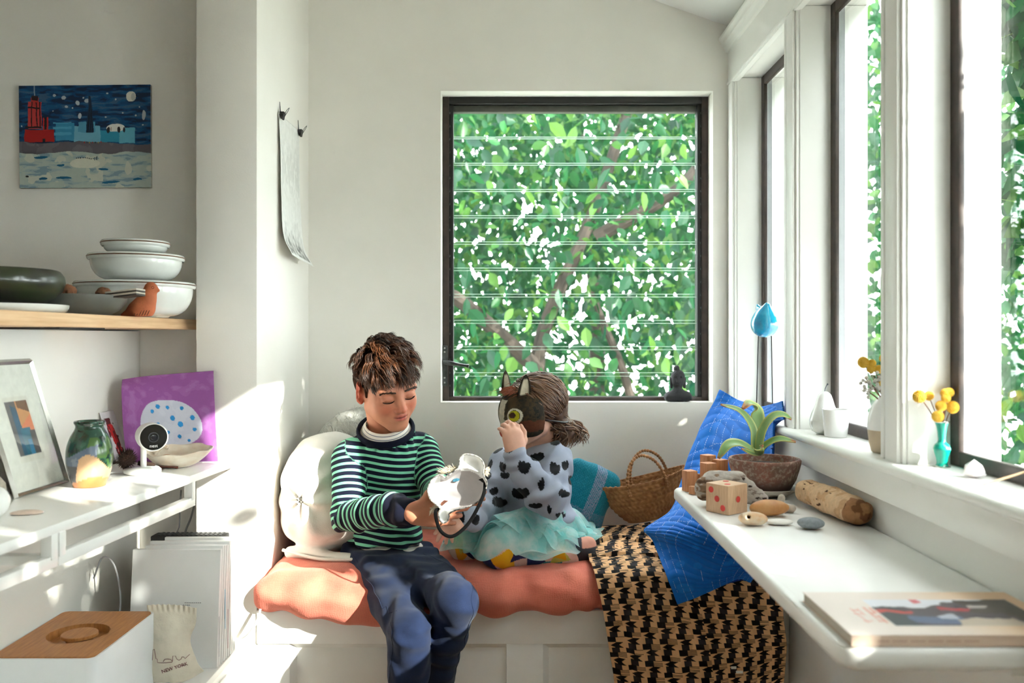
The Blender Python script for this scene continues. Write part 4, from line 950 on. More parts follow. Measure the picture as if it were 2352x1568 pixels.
# mask held by the boy, seen from the inside
OUT = [(585,1185),(640,1150),(665,1080),(665,1040),(760,990),(900,950),(1010,910),(1110,850),(1180,750),(1225,640),(1228,560),(1195,490),(1175,430),(1190,330),(1160,250),(1100,190),(1000,155),(900,150),(840,190),(815,260),(805,350),(740,400),(650,470),(600,495),(560,470),(510,462),(440,500),(380,570),(345,660),(350,730),(380,820),(430,870),(500,930),(535,970),(510,1010),(505,1070),(520,1130),(550,1170)]
MY = lambda x: 1.945+.00002*(x-900)
mk = lambda x, y, dy=0: P(930+.153*x, 1020+.153*y, 1.95+dy)
oc = np.array(OUT+[OUT[0]], float); oo = catmull(oc, 190)[:-1]
from mathutils.geometry import delaunay_2d_cdt
gx, gy = np.meshgrid(np.arange(340, 1235, 13.0), np.arange(145, 1190, 13.0)); gp_ = np.stack([gx.ravel(), gy.ravel()], 1); gp_[:, 0] += 6.5*((gp_[:, 1]/13).astype(int) % 2)
gp_ = gp_[in_poly([tuple(q) for q in oo], gp_[:, 0], gp_[:, 1])]; bd_ = np.sqrt(((gp_[:, None]-oo[None])**2).sum(2)).min(1); gp_ = gp_[bd_ > 8]
allp = np.concatenate([oo, gp_]); res = delaunay_2d_cdt([Vector(q) for q in allp], [], [list(range(len(oo)))], 1, .01)
mv = np.array([tuple(q) for q in res[0]]); mf = np.array([f for f in res[2] if len(f) == 3]); bd_ = np.sqrt(((mv[:, None]-oo[None])**2).sum(2)).min(1)
bowl = np.clip(1-(np.hypot((mv[:, 0]-830)/430, (mv[:, 1]-690)/340))**2, 0, 1)
ear1 = np.hypot(mv[:, 0]-1000, mv[:, 1]-290) < 185; ear2 = np.hypot((mv[:, 0]-450)/150, (mv[:, 1]-690)/250) < 1; sn = (mv[:, 1] > 985) & (mv[:, 0] < 680)
dep = .001+sstep(0, 55, bd_)*(.008+.034*bowl**.7+.009*ear1*np.sin(np.clip((mv[:, 1]-150)/260, 0, 1)*3.14)*np.clip((185-np.hypot(mv[:, 0]-1000, mv[:, 1]-290))/70, 0, 1))
cc = np.tile(np.array((178, 172, 172.)), (len(mv), 1)); cc[(bowl < .16) | ear1 & (mv[:, 1] < 400) | ear2 & (mv[:, 0] < 530) | sn] = (242, 242, 240)
fv = np.array([mk(x, y, d) for (x, y), d in zip(mv, dep)]); v_ = np.concatenate([fv, fv+V3(0, .0022, 0)]); f_ = np.concatenate([mf, mf[:, ::-1]+len(fv)]); G = [np.array([mk(x, y, .001) for x, y in oo])]
PLAST = vmat('mask_inside_paint', .5, .2, 60, .4, 0, 0, .05, 50)
mouse = link('mouse_mask', meshdata('mouse_mask', v_, f_, linA(np.concatenate([cc, cc*0+(150, 140, 128)]))), PLAST, None, True)
tag(mouse, 'white round-eared mask seen from inside, held between the two children', 'mask')
MB().tube([G[-1][i] for i in list(range(len(oo)))+[0]], .0017, 6).build('mask_rim', mat('black_rim', (28, 26, 26), .7, .6, 160, rgb2=(200, 196, 190)), mouse, smooth=True)
def blob(name, pts, m, dy, th=.0015):
    n = len(pts); v = [mk(x, y, dy) for x, y in pts]+[mk(x, y, dy+th) for x, y in pts]; return MB().add(v, [list(range(n)), list(range(2*n-1, n-1, -1))]+[[i, (i+1) % n, n+(i+1) % n, n+i] for i in range(n)]).build(name, m, mouse)
blob('eye_hole', [(712, 556), (735, 520), (780, 508), (830, 520), (800, 552), (740, 562)], mat('blue_peep', (70, 130, 156), .4, .3, 90), .0335)
blob('eye_hole', [(1100, 534), (1130, 520), (1160, 506), (1195, 530), (1195, 565), (1165, 575), (1130, 545)], BLACKM, .011)
blob('mouth_hole', [(536, 880), (590, 836), (655, 850), (610, 880), (560, 925), (545, 925)], mat('mouth_hole', (120, 70, 50), .7, .3, 90), .0065)
MB().tube(catmull(np.array([mk(1205, 560, .012), mk(1190, 720, -.004), mk(1110, 920, -.012), mk(960, 1180, -.016), mk(780, 1350, -.016), mk(650, 1380, -.014), mk(530, 1290, -.010), mk(470, 1120, -.006), mk(465, 1000, .002), mk(520, 975, .004)]), 60), .0040, 8, flat=.30, up=(0, 1, 0)).build('elastic_strap', mat('black_elastic', (14, 14, 15), .9, .1, 60, spec=.1), mouse, smooth=True)
for (x0, y0, x1, y1, n) in ((560, 440, 800, 370, 240), (1185, 460, 1215, 380, 60), (430, 980, 500, 940, 140)):
    lk = []
    for i in range(n):
        t = rg.random(); p = mk(x0+(x1-x0)*t+rg.normal()*8, y0+(y1-y0)*t+rg.normal()*12, .008+rg.random()*.012); d = V3(-.5+rg.normal()*.4, rg.normal()*.3, .7+rg.normal()*.3) if n != 60 else V3(.8, .1, .4+rg.normal()*.3)
        if n == 140: d = V3(-.8, .1, rg.normal()*.4-.1)
        lk.append(([p+d*.0032*j+V3(0, 0, -.0003)*j*j for j in range(5)], .0006, rg.random(), V3(0, 1, 0)))
    hair_mesh('fur_trim', lk, MATS.setdefault('cf', MATS.get('cf') or hairmat('cream_fur', (196, 176, 148), (236, 228, 210))), mouse)

# ------------------------------------------------------------------ textiles on the bench
m_, nt, b = _new('coral_muslin'); cz = _coord(nt)
w1 = nt.nodes.new('ShaderNodeTexWave'); w1.inputs['Scale'].default_value = 55; w1.inputs['Distortion'].default_value = 9; w1.bands_direction = 'X'; nt.links.new(cz, w1.inputs[0])
w2 = nt.nodes.new('ShaderNodeTexWave'); w2.inputs['Scale'].default_value = 70; w2.inputs['Distortion'].default_value = 9; w2.bands_direction = 'Z'; nt.links.new(cz, w2.inputs[0])
n1 = _noise(nt, 9, 4, cz); mx = _mix(nt, .5, w1.outputs[0], w2.outputs[0]); c0 = _mix(nt, _ramp(nt, n1.outputs[0], [(.35, (0, 0, 0)), (.7, (1, 1, 1))]), lin((226, 132, 110)), lin((208, 106, 88)))
nt.links.new(_mix(nt, .07, c0, mx, 'MULTIPLY'), b.inputs['Base Color']); b.inputs['Roughness'].default_value = .95; b.inputs['Sheen Weight'].default_value = .15; b.inputs['Specular IOR Level'].default_value = .1; _bump(nt, b, mx, .22, .0012); CORAL = m_
sd = Sdf(); sd.box((.02, 2.372, .479), (.634, .262, .045), None, .042, 0)
fr = [(-.60, 2.115, .470), (-.5, 2.10, .464), (-.40, 2.095, .453), (-.32, 2.095, .447), (-.2, 2.10, .462), (-.05, 2.10, .472), (.12, 2.10, .474), (.6, 2.115, .476)]
sd.chain([V3(*q) for q in fr], [.030]*8, .05); sd.cap((-.598, 2.14, .47), (-.598, 2.6, .49), .030, .03, .03)
def cdisp(Q):
    t = Q[:, 0]; return .004*fbm(Q, 9, 3)+.0035*np.sin(t*70+6*vnoise(Q, 7))*sstep(2.3, 2.12, Q[:, 1])*sstep(-.35, -.1, t)+.002*np.sin(Q[:, 0]*30+Q[:, 2]*120+5*vnoise(Q, 9))
sd.disp = cdisp
cush = sdf_obj('seat_cushion', sd, .006, CORAL, None, 2); tag(cush, 'coral red muslin seat cushion covering the white bench', 'cushion')
LINEN = mat('white_linen', (226, 222, 214), .9, .05, 12, .35, 300, sheen=.1, spec=.15)
sd = Sdf(); sd.ell((-.495, 2.385, .690), (.125, .135, .148), ry(-.10), 0); sd.ell((-.492, 2.36, .615), (.128, .145, .085), None, .05); sd.ell((-.53, 2.33, .70), (.085, .10, .115), None, .05)
sd.cap((-.58, 2.27, .535), (-.38, 2.22, .530), .012, .012, .012)
def pdisp(Q):
    d = .006*fbm(Q, 9, 3); q = Q-V3(-.545, 2.24, .68); r = np.linalg.norm(q, axis=1); an = np.arctan2(q[:, 2], q[:, 0])
    return d+.006*np.sin(an*7+4*vnoise(Q, 10))*np.exp(-(r/.10)**2)+.012*np.exp(-(r/.018)**2)+.004*np.sin(Q[:, 2]*60+Q[:, 0]*40+5*vnoise(Q, 8))*sstep(.66, .58, Q[:, 2])
sd.disp = pdisp
pl = sdf_obj('linen_pillow', sd, .0045, LINEN, None, 1); tag(pl, 'large crumpled off-white linen pillow in the left corner of the bench', 'pillow')
MB().tube(catmull(np.array([(-.60, 2.262, .545), (-.50, 2.225, .532), (-.40, 2.205, .535), (-.36, 2.20, .54)]), 24), .0045, 8).build('piping', LINEN, pl, smooth=True)
MB().tube([(-.548+.008*math.cos(a), 2.232, .683+.005*math.sin(a)) for a in np.linspace(0, 6.3, 20)], .0012, 5).build('button_tuft', mat('grey_thread', (120, 120, 118), .8, .1, 30), pl, smooth=True)
FURM = hairmat('grey_white_fur', (150, 148, 138), (240, 240, 236))
sd = Sdf(); fc, frd = V3(-.455, 2.515, .745), V3(.130, .098, .150); sd.ell(fc, frd, ry(.35), 0)
fp = sdf_obj('fur_cushion', sd, .006, mat('fur_hide', (205, 204, 198), .9, .1, 20), None, 1); tag(fp, 'grey-white fur cushion behind the striped sweater', 'cushion')
lk = []; Rf = ry(.35)
for i in range(9000):
    n_ = rg.normal(size=3); n_ /= np.linalg.norm(n_)
    if n_[1] > .4: continue
    p = fc+Rf@(n_*frd); nn = Rf@(n_/frd); nn /= np.linalg.norm(nn); d = nn*.5+V3(.5, -.1, -.45)+rg.normal(size=3)*.28; tn = np.clip(.65+.35*vnoise(p[None], 18)[0]+rg.normal()*.18, 0, 1)
    if p[1]+.02 > 2.64: continue
    pts = [p+d*.0055*j+V3(0, -.0002, -.0005)*j*j for j in range(6)]
    if max(q[1] for q in pts) > 2.645: continue
    lk.append((pts, .0007, tn, nn))
fo = hair_mesh('fur', lk, FURM, fp); fo['kind'] = 'stuff'
# teal plaid pillow
TEALM = vmat('teal_weave', .9, .5, 380, .15, 0, .1, .12, 200)
sd = Sdf(); tc, Rt = P(1338, 1150, 2.535), ry(.42)@rz(.15)
sd.box(tc, (.080, .030, .112), Rt, .028, 0); sd.ell(tc, (.07, .055, .10), Rt, .03); sd.disp = lambda Q: .006*np.sin(((Q-tc)@Rt)[:, 2]*48+((Q-tc)@Rt)[:, 0]*20)*sstep(.03, .08, ((Q-tc)@Rt)[:, 0])+.002*fbm(Q, 20, 2)
def tcol(v):
    q = (v-tc)@Rt; c = np.tile(np.array((24, 118, 138.)), (len(v), 1)); c[np.sin(q[:, 0]*900)*np.sin(q[:, 2]*700) > .5] = (48, 140, 156)
    m_ = (np.abs(q[:, 0]-.012) < .016) & (np.sin(q[:, 0]*1500) > -.1); c[m_] = (150, 150, 176); m_ = (np.abs(q[:, 2]+.03) < .018) & (np.sin(q[:, 2]*1500) > .3); c[m_] = (120, 140, 165); return linA(c)
o = sdf_obj('plaid_pillow', sd, .0025, TEALM, None, 1, tcol); tag(o, 'small teal woven plaid pillow behind the kneeling child', 'pillow')
# block-printed blanket
bc = [[(1385, 1212, 2.52), (1470, 1205, 2.54), (1580, 1200, 2.54), (1700, 1212, 2.48)],
      [(1352, 1250, 2.37), (1450, 1238, 2.38), (1570, 1246, 2.38), (1722, 1262, 2.35)],
      [(1352, 1276, 2.22), (1455, 1268, 2.22), (1590, 1280, 2.22), (1775, 1292, 2.16)],
      [(1366, 1318, 2.085), (1470, 1312, 2.075), (1610, 1318, 2.07), (1792, 1330, 2.070)],
      [(1385, 1400, 2.060), (1490, 1400, 2.050), (1630, 1410, 2.055), (1800, 1420, 2.050)],
      [(1400, 1490, 2.065), (1505, 1500, 2.050), (1650, 1500, 2.062), (1806, 1490, 2.048)],
      [(1418, 1610, 2.070), (1522, 1620, 2.055), (1662, 1610, 2.066), (1800, 1566, 2.052)]]
C = np.array([[P(*q) for q in r] for r in bc]); G = net(C, 470, 380)
uu = np.linspace(0, 1, 380); vv = np.linspace(0, 1, 470); U, V_ = np.meshgrid(uu, vv)
Nn = grid_normals(G); fl = G.reshape(-1, 3); bumpy = (.006*fbm(fl, 16, 3)).reshape(470, 380); bumpy = bumpy+.004*np.sin(U*26+6*V_)*sstep(.5, .75, V_)+.005*np.sin(V_*70+U*12+3*bumpy*100)*sstep(.5, .3, V_)
G = G+Nn*np.abs(bumpy)[..., None]*np.sign(-Nn[..., 1:2]+1e-6)
G[..., 0] = np.minimum(G[..., 0], .642)
su = np.concatenate([[0], np.cumsum(np.linalg.norm(np.diff(G[300], axis=0), axis=1))]); sv = np.concatenate([[0], np.cumsum(np.linalg.norm(np.diff(G[:, 150], axis=0), axis=1))])
A, Bv = np.meshgrid(su, sv)
def block_print(a, b):
    c = .041; sec = a > .235; a2 = np.where(sec, a+.012, a); i = np.floor(a2/c); x = a2/c-i; y = b/c+.34*i+np.where(sec, .4, 0); y = y-np.floor(y)
    col = np.tile(np.array((236, 186, 138.)), (len(a), 1)); blk = np.zeros(len(a), bool)
    blk |= (x < .48) & (y < .34); blk |= (x >= .48) & (y < .34) & (np.mod(y*14.5, 1) < .42)
    blk |= (y >= .34) & (y < .70) & (x > .42+.34*np.abs(y-.52)/.18-.30) & (x < .98)&~((x > .88-.25*(1-np.abs(y-.52)/.18)) & (x < 1))
    blk |= (y >= .66) & (x > .18) & (x < .62); col[blk] = (24, 20, 22); g = (y >= .70) & (x > .18) & (x < .62); col[g] = (48, 44, 46); return col
cb = block_print(A.ravel(), Bv.ravel()); v_, f_ = slab(G, .003)
bl = link('printed_blanket', meshdata('printed_blanket', v_, f_, linA(np.concatenate([cb, cb*0+(190, 150, 110)]))), vmat('block_print_cotton', .9, .25, 500, .12, 0, .08, .05, 60), None, True)
tag(bl, 'black and tan block-printed cotton blanket draped over the bench front', 'blanket')
for q, hx in ((P(1697, 1541, 2.046), .008), (P(1684, 1531, 2.046), .006)): MB().box(q[0]-hx, q[0]+hx, q[1]-.006, q[1]-.0045, q[2]-.003, q[2]+.003).build('care_label', mat('label_cloth', (240, 236, 228), .8, .05, 40), bl)
# blue quilted cushion, slumped against the side wall
qc = [[(1652, 893, 2.42), (1695, 915, 2.36), (1740, 930, 2.26), (1780, 925, 2.14), (1806, 920, 2.085)],
      [(1618, 960, 2.38), (1665, 965, 2.32), (1722, 972, 2.22), (1775, 968, 2.12), (1808, 965, 2.075)],
      [(1582, 1050, 2.32), (1640, 1055, 2.25), (1710, 1060, 2.16), (1768, 1060, 2.10), (1796, 1050, 2.085)],
      [(1560, 1120, 2.27), (1615, 1130, 2.18), (1690, 1140, 2.12), (1760, 1140, 2.085), (1790, 1130, 2.07)],
      [(1535, 1175, 2.22), (1590, 1185, 2.12), (1670, 1200, 2.075), (1750, 1220, 2.06), (1780, 1225, 2.06)],
      [(1478, 1214, 2.20), (1560, 1226, 2.09), (1660, 1248, 2.05), (1730, 1270, 2.04), (1765, 1280, 2.04)],
      [(1500, 1246, 2.17), (1565, 1262, 2.09), (1655, 1285, 2.045), (1720, 1300, 2.035), (1750, 1310, 2.035)],
      [(1530, 1320, 2.055), (1585, 1325, 2.035), (1650, 1322, 2.025), (1705, 1318, 2.025), (1735, 1325, 2.03)],
      [(1556, 1388, 2.035), (1600, 1372, 2.025), (1650, 1350, 2.02), (1695, 1330, 2.02), (1725, 1338, 2.025)]]
C = np.array([[P(*q) for q in r] for r in qc]); nu, nv = 480, 250; G = net(C, nu, nv); U, V_ = np.meshgrid(np.linspace(0, 1, nv), np.linspace(0, 1, nu)); Nn = grid_normals(G); Nn = Nn*np.sign(-(Nn[..., 1:2]+Nn[..., 0:1]*.5))
ripple = .0038*np.abs(np.sin(V_*95+2.5*np.sin(U*9)+1.2*np.sin(V_*20)))+.0012*np.sin(U*60+3*np.sin(V_*15)); edge = np.sin(np.pi*np.clip(U, .0, 1))**.5*np.sin(np.pi*np.clip(V_, 0, 1))**.4
G = G+Nn*(ripple*edge+.006*fbm(G.reshape(-1, 3), 12, 2).reshape(nu, nv))[..., None]
G[..., 0] = np.where(G[..., 2] < .9, np.minimum(G[..., 0], .618), np.minimum(G[..., 0], .642))
thick = .004+.05*edge**1.4*sstep(.62, .40, V_)+.008*edge
v_, f_ = slab(G, thick); v_[:, 0] = np.where(v_[:, 2] < .9, np.minimum(v_[:, 0], .624), np.minimum(v_[:, 0], .646))
c_ = np.tile(np.array((12, 106, 200.)), (nu*nv, 1)); u_, w_ = U.ravel(), V_.ravel(); c_[fbm(G.reshape(-1, 3), 30, 2) > .3] = (18, 116, 210)
col_i = (u_*13+.35*np.sin(w_*9)); st = (np.abs(col_i-np.round(col_i)) < .020) & (np.mod(w_*150, 1) < .5) & (fbm(np.stack([u_*3, w_*2, u_*0], 1), 4, 1) > -.35); c_[st] = (190, 206, 230)
row_i = (w_*12+.6*np.sin(u_*5)); st = (np.abs(row_i-np.round(row_i)) < .010) & (np.mod(u_*70, 1) < .5) & (w_ < .62); c_[st] = (170, 192, 225)
q_ = link('quilted_cushion', meshdata('quilted_cushion', v_, f_, linA(np.concatenate([c_, c_*0+(16, 70, 160)]))), vmat('blue_quilt', .8, .2, 400, .2, 0, .12, .05, 60), None, True)
tag(q_, 'bright blue quilted cushion with white stitching slumped behind the potted plant', 'cushion')
# straw basket
STRAW = mat('straw', (176, 128, 84), .8, .2, 60, .3, 200, rgb2=(136, 92, 58)); bk = empty('straw_basket', P(1475, 1195, 2.53), 'woven straw basket with two rope handles leaning on the back wall', 'basket')
BO_ = P(1492, 1190, 2.53); Rb = ry(-.22); bt = lambda x, y, z: BO_+Rb@V3(x, y, z)
nu, nv = 66, 220; th = np.linspace(0, 2*math.pi, nv); G = np.zeros((nu, nv, 3))
for i in range(nu):
    t = i/(nu-1); a = .060+.078*t**.7; bb = .035+.028*t; row = t*9; ph = th*46+np.floor(row)*1.6; fr_ = row-np.floor(row)
    bump = .0035*np.sin(math.pi*fr_)*(.55+.45*np.sin(ph+(fr_-.5)*3.2*(1 if int(row) % 2 else -1)))
    sag = .012*np.cos(th)**2*t
    for j in range(nv): G[i, j] = bt((a+bump[j])*math.cos(th[j]), (bb+bump[j])*math.sin(th[j]), .004+.112*t+sag[j])
v_, f_ = slab(G, .005); link('basket_body', meshdata('basket_body', v_, f_), STRAW, bk, True)
MB().tube([bt(.060*math.cos(a), .035*math.sin(a), .006) for a in np.linspace(0, 6.283, 30)], .006, 6).build('basket_base', STRAW, bk, smooth=True)
for dy, dx in ((-.055, 0.0), (.05, .022)):
    pts = catmull(np.array([bt(-.045+dx, dy, .085), bt(-.045+dx, dy, .125), bt(-.025+dx, dy*.8, .172), bt(.01+dx, dy*.7, .190), bt(.045+dx, dy*.8, .168), bt(.062+dx, dy, .125), bt(.062+dx, dy, .085)]), 90)
    MB().tube(pts, [.0042+.0012*math.sin(i*2.1) for i in range(90)], 8).build('rope_handle', STRAW, bk, smooth=True)
# ------------------------------------------------------------------ left side: painting, upper shelf
def painting(u, v):
    n = len(u); W0 = np.stack([u*22, v*18, u*0], 1); u, v = u+.0045*vnoise(W0, 1.), v+.006*vnoise(W0, 1., 9.); Q = np.stack([u*6, v*5, u*0], 1); n1 = fbm(Q*V3(.6, 3, 1), 3, 3); n2 = fbm(Q, 2.2, 3, 4.)
    c = np.tile(np.array((14, 62, 104.)), (n, 1)); c[n1 > .15] = (22, 80, 122); c[n1 > .6] = (60, 92, 122); c[n1 < -.35] = (14, 40, 70)
    def R(x0, x1, y0, y1, col): c[(u > x0) & (u < x1) & (v > y0) & (v < y1)] = col
    def E(x, y, rx_, ry_, col): c[((u-x)/rx_)**2+((v-y)/ry_)**2 < 1] = col
    for x0, x1, y0, y1, col in ((.28, .42, .37, .54, (60, 138, 176)), (.42, .62, .40, .56, (110, 172, 196)), (.62, .76, .44, .56, (52, 140, 170)), (.76, .88, .42, .57, (96, 168, 190)), (.45, .58, .36, .46, (84, 150, 180))): R(x0, x1, y0+.02*0, y1, col)
    m_ = (v > .36) & (v < .5) & (np.abs(u-.33) < .07) & (np.sin(v*110) > .2); c[m_] = (80, 160, 196)
    for x, y, rx_, ry_ in ((.27, .10, .012, .014), (.45, .17, .016, .024), (.67, .08, .008, .01), (.74, .14, .006, .008), (.49, .12, .006, .008), (.41, .22, .006, .007), (.36, .21, .012, .012), (.66, .31, .007, .008), (.79, .27, .006, .007), (.89, .30, .007, .008), (.95, .30, .014, .05), (.46, .30, .014, .03), (.34, .12, .018, .02), (.94, .39, .006, .007), (.92, .22, .006, .007), (.02, .40, .007, .008), (.26, .25, .006, .006), (.52, .15, .02, .02)): E(x, y, rx_, ry_, (176, 186, 192))
    E(.853, .115, .040, .050, (214, 212, 198)); E(.87, .12, .018, .04, (182, 184, 178))
    # red tower
    R(.04, .27, .43, .55, (170, 34, 34)); R(.07, .17, .16, .42, (190, 62, 62)); R(.18, .22, .31, .44, (186, 44, 44)); R(.09, .15, .12, .20, (176, 54, 54)); R(.095, .145, .10, .145, (40, 26, 30)); R(.115, .125, .0, .10, (120, 140, 160))
    for x in (.095, .13, .155): R(x, x+.008, .16, .40, (36, 26, 30))
    R(.05, .17, .40, .415, (36, 26, 30)); R(.07, .16, .21, .225, (36, 26, 30)); R(.19, .208, .31, .43, (30, 24, 30)); R(.18, .20, .52, .55, (30, 24, 30))
    # dark spire
    m_ = (np.abs(u-.54) < .008+.06*(v-.10)) & (v > .10) & (v < .46); c[m_] = (20, 46, 72); m_ = m_ & (np.mod(u*60+v*4, 1) < .35); c[m_] = (18, 22, 34)
    # pale striped creature
    E(.735, .42, .07, .040, (222, 222, 214)); E(.68, .44, .012, .03, (30, 26, 30)); E(.76, .44, .012, .03, (30, 26, 30)); E(.80, .44, .008, .025, (30, 26, 30)); E(.70, .43, .006, .02, (180, 160, 150))
    m_ = v > .545+.012*np.sin(u*9)+.03*u; c[m_] = (92, 88, 94); m_ &= n2 > .2; c[m_] = (104, 100, 106)
    for k in range(7): R(.49+k*.022, .497+k*.022, .548, .565, ((150, 40, 40), (40, 40, 44), (190, 160, 60))[k % 3])
    sea = v > .655+.012*np.sin(u*12)+.05*np.clip(u-.55, 0, 1)*np.sin(u*8)**2; sc_ = np.tile(np.array((176, 188, 178.)), (n, 1)); sc_[n1 > .1] = (158, 176, 178); sc_[n1 > .55] = (128, 152, 162); sc_[n2 < -.55] = (196, 200, 184); c[sea] = sc_[sea]
    for x, y, rx_ in ((.16, .70, .05), (.32, .775, .03), (.64, .82, .035), (.34, .90, .06), (.70, .95, .07), (.90, .92, .03), (.18, .91, .03)):
        m_ = (((u-x)/rx_)**2+((v-y)/.012)**2 < 1+.5*n1) & sea; c[m_] = (24, 92, 128)
    m_ = (((u-.50)/.115)**2+((v-.76)/.05)**2 < 1) & (v > .715); c[m_] = (214, 214, 196)
    for k in range(9): E(.438+k*.0155, .713, .004, .006, (30, 28, 30))
    R(.588, .595, .69, .73, (50, 60, 66)); R(.573, .578, .70, .73, (50, 60, 66)); E(.055, .89, .012, .010, (40, 44, 46)); return c
PAINTM = vmat('dry_paint', .7, .35, 90, .3, 0, 0, .04, 60)
YW = YP-.012; G = quadgrid(P(43, 197, YW), P(345, 194, YW), P(346, 430, YW), P(45, 432, YW), 330, 420)
o = paint_sheet('painting', G, painting, PAINTM, None, .010, (200, 190, 170)); tag(o, 'child-like painted night harbour with red tower and moon on the recess wall', 'painting')
GLZ = mat('white_glaze', (226, 228, 222), .18, .03, 20, coat=.5); BRN = mat('brown_rim', (120, 84, 60), .4, .2, 40)
def bowl(name, c, r, h, foot, label, group=None, m=GLZ, lip=.006):
    e = empty(name, c, label, 'bowl', group)
    pr = [(0, 0), (foot, 0), (foot+.004, .004)]+[(foot+(r-foot)*math.sin(t*math.pi/2)**.8, .004+(h-.012-.004)*(1-math.cos(t*math.pi/2))) for t in np.linspace(.12, 1, 10)]
    pr += [(r+lip*.6, h-.013), (r+lip, h-.010), (r+lip, h-.003), (r+lip*.7, h), (r-.003, h), (r-.007, h-.006)]+[((r-.006)*math.cos(t*math.pi/2)**.6, h-.006-(h-.016)*t) for t in np.linspace(.15, .95, 8)]+[(0, .010)]
    MB().lathe(pr, c, 56).build('bowl_body', m, e, smooth=True, angle=60)
    MB().lathe([(r+lip+.0006, h-.0065), (r+lip+.0011, h-.005), (r+lip+.0006, h-.0038)], c, 56).build('glaze_line', BRN, e, smooth=True); return e
SX, SY, SZ = -.868, 2.0, 1.1425
bowl('serving_bowl', (SX, SY, SZ), .124, .080, .070, 'largest white bowl with brown rim line, bottom of the stack on the wood shelf')
bowl('mixing_bowl', (SX+.002, SY, SZ+.081), .098, .062, .050, 'middle white bowl with brown rim line in the stack')
bowl('small_bowl', (SX, SY, SZ+.144), .068, .031, .046, 'smallest white bowl with brown rim line, topmost of the stack')
DKG = mat('dark_glaze', (34, 34, 28), .28, .4, 14, rgb2=(46, 58, 30), coat=.4)
e = empty('dark_bowl', (-.975, 1.64, 1.158), 'large black-green glazed bowl at the left end of the wood shelf', 'bowl')
MB().lathe([(0, 0), (.075, 0), (.092, .008), (.112, .026), (.1175, .042), (.115, .054), (.108, .064), (.104, .0655), (.101, .063), (.105, .05), (.09, .015), (0, .008)], (-.975, 1.64, 1.160), 56).build('bowl_body', DKG, e, smooth=True, angle=60)
o = MB().lathe([(0, 0), (.10, 0), (.118, .004), (.123, .012), (.1235, .017), (.120, .0175), (.112, .010), (0, .006)], (-.975, 1.64, SZ), 56).build('white_plate', GLZ, None, smooth=True, angle=60); tag(o, 'white plate under the dark bowl', 'plate')
o = MB().lathe([(0, 0), (.030, 0), (.055, .03), (.06, .055), (.056, .075), (.04, .09), (.02, .098), (0, .100)], (-1.05, 1.91, SZ), 40).build('white_jar', GLZ, None, smooth=True, angle=60); tag(o, 'white rounded dish peeking over the dark bowl', 'dish')
GRYB = mat('grey_ceramic', (104, 104, 96), .45, .1, 20)
e = empty('grey_bowl', (-.898, 1.80, SZ), 'shallow grey ceramic bowl holding walnuts beside the terracotta bird', 'bowl')
MB().lathe([(0, 0), (.055, 0), (.078, .012), (.090, .030), (.0915, .0415), (.089, .042), (.085, .032), (.07, .014), (0, .008)], (-.898, 1.80, SZ), 56).build('bowl_body', GRYB, e, smooth=True, angle=60)
WAL = mat('walnut_shell', (150, 98, 66), .7, .3, 80, .9, 120, dist=.004)
for i, (px, py) in enumerate(((157, 669), (238, 675), (176, 690))):
    sd = Sdf(); c = P(px, py, 1.80 if i < 2 else 1.84); sd.ell(c, (.0165, .0155, .0145), None, 0); sd.disp = lambda Q, c=c: .0012*fbm(Q, 200, 2)-.001*(np.abs((Q-c)[:, 0]) < .0012)
    o = sdf_obj('walnut', sd, .0018, WAL, None, 1); tag(o, ('walnut in the grey bowl next to the dark bowl', 'walnut lying on the booklets in the grey bowl', 'walnut low behind the rim of the grey bowl')[i], 'walnut')
for i in range(4):
    q = P(288, 681-i*4, 1.79); M = frame_M(q, (1, 0, .12), (.1, 1, 0)); d = MB().box(-.032, .032, -.022, .022, -.0016, .0016); me = d.build('booklet', mat('booklet_cover_%d' % (i % 2), ((60, 52, 46), (196, 186, 170))[i % 2], .6, .1, 40), None); me.data.transform(M)
    tag(me, ('lowest thin booklet in the grey bowl', 'second thin booklet from below in the grey bowl', 'third thin booklet from below in the grey bowl', 'topmost thin pale booklet in the grey bowl')[i], 'booklet')
TERRA = mat('terracotta', (190, 104, 66), .8, .12, 40, .25, 200); DKH = mat('dark_hole', (60, 30, 20), .9, .1, 30)
tb = lambda px, py, dy=0: P(px, py, 1.87+dy)
sd = Sdf(); sd.chain([tb(284, 726), tb(322, 712), tb(338, 690), tb(347, 664)], [.006, .019, .0155, .0125], .014); sd.cap(tb(347, 664), tb(364, 669), .011, .003, .008); sd.ell(tb(328, 714), (.024, .018, .017), None, .015); sd.box(tb(320, 742), (.06, .05, .0125), None, .001, .003, 0, '-')
bird = sdf_obj('terracotta_bird', sd, .0018, TERRA, None, 1); tag(bird, 'small terracotta bird with punched dots on the edge of the wood shelf', 'figurine')
zmin = min(v.co.z for v in bird.data.vertices); bird.location.z += SZ-zmin
for px, py in ((318, 698), (324, 694), (331, 695), (337, 697), (322, 704), (329, 700), (335, 704), (340, 701), (344, 706), (326, 708), (339, 710), (314, 705)):
    sd = tb(px, py); MB().lathe([(0, 0), (.0011, 0), (0, .0006)], (sd[0], sd[1]-.0215, sd[2]), 8).build('punched_dot', DKH, bird)
for k in range(6): q = tb(311+k*6, 718, -.0215); MB().tube([q+V3(-.003, 0, -.006), q+V3(.002, 0, .005)], .0007, 5).build('wing_line', DKH, bird)
q = tb(351, 660, -.0148); MB().tube([q+V3(.0025*math.cos(a), 0, .0025*math.sin(a)) for a in np.linspace(0, 6.28, 14)], .0004, 5).build('eye_ring', DKH, bird)
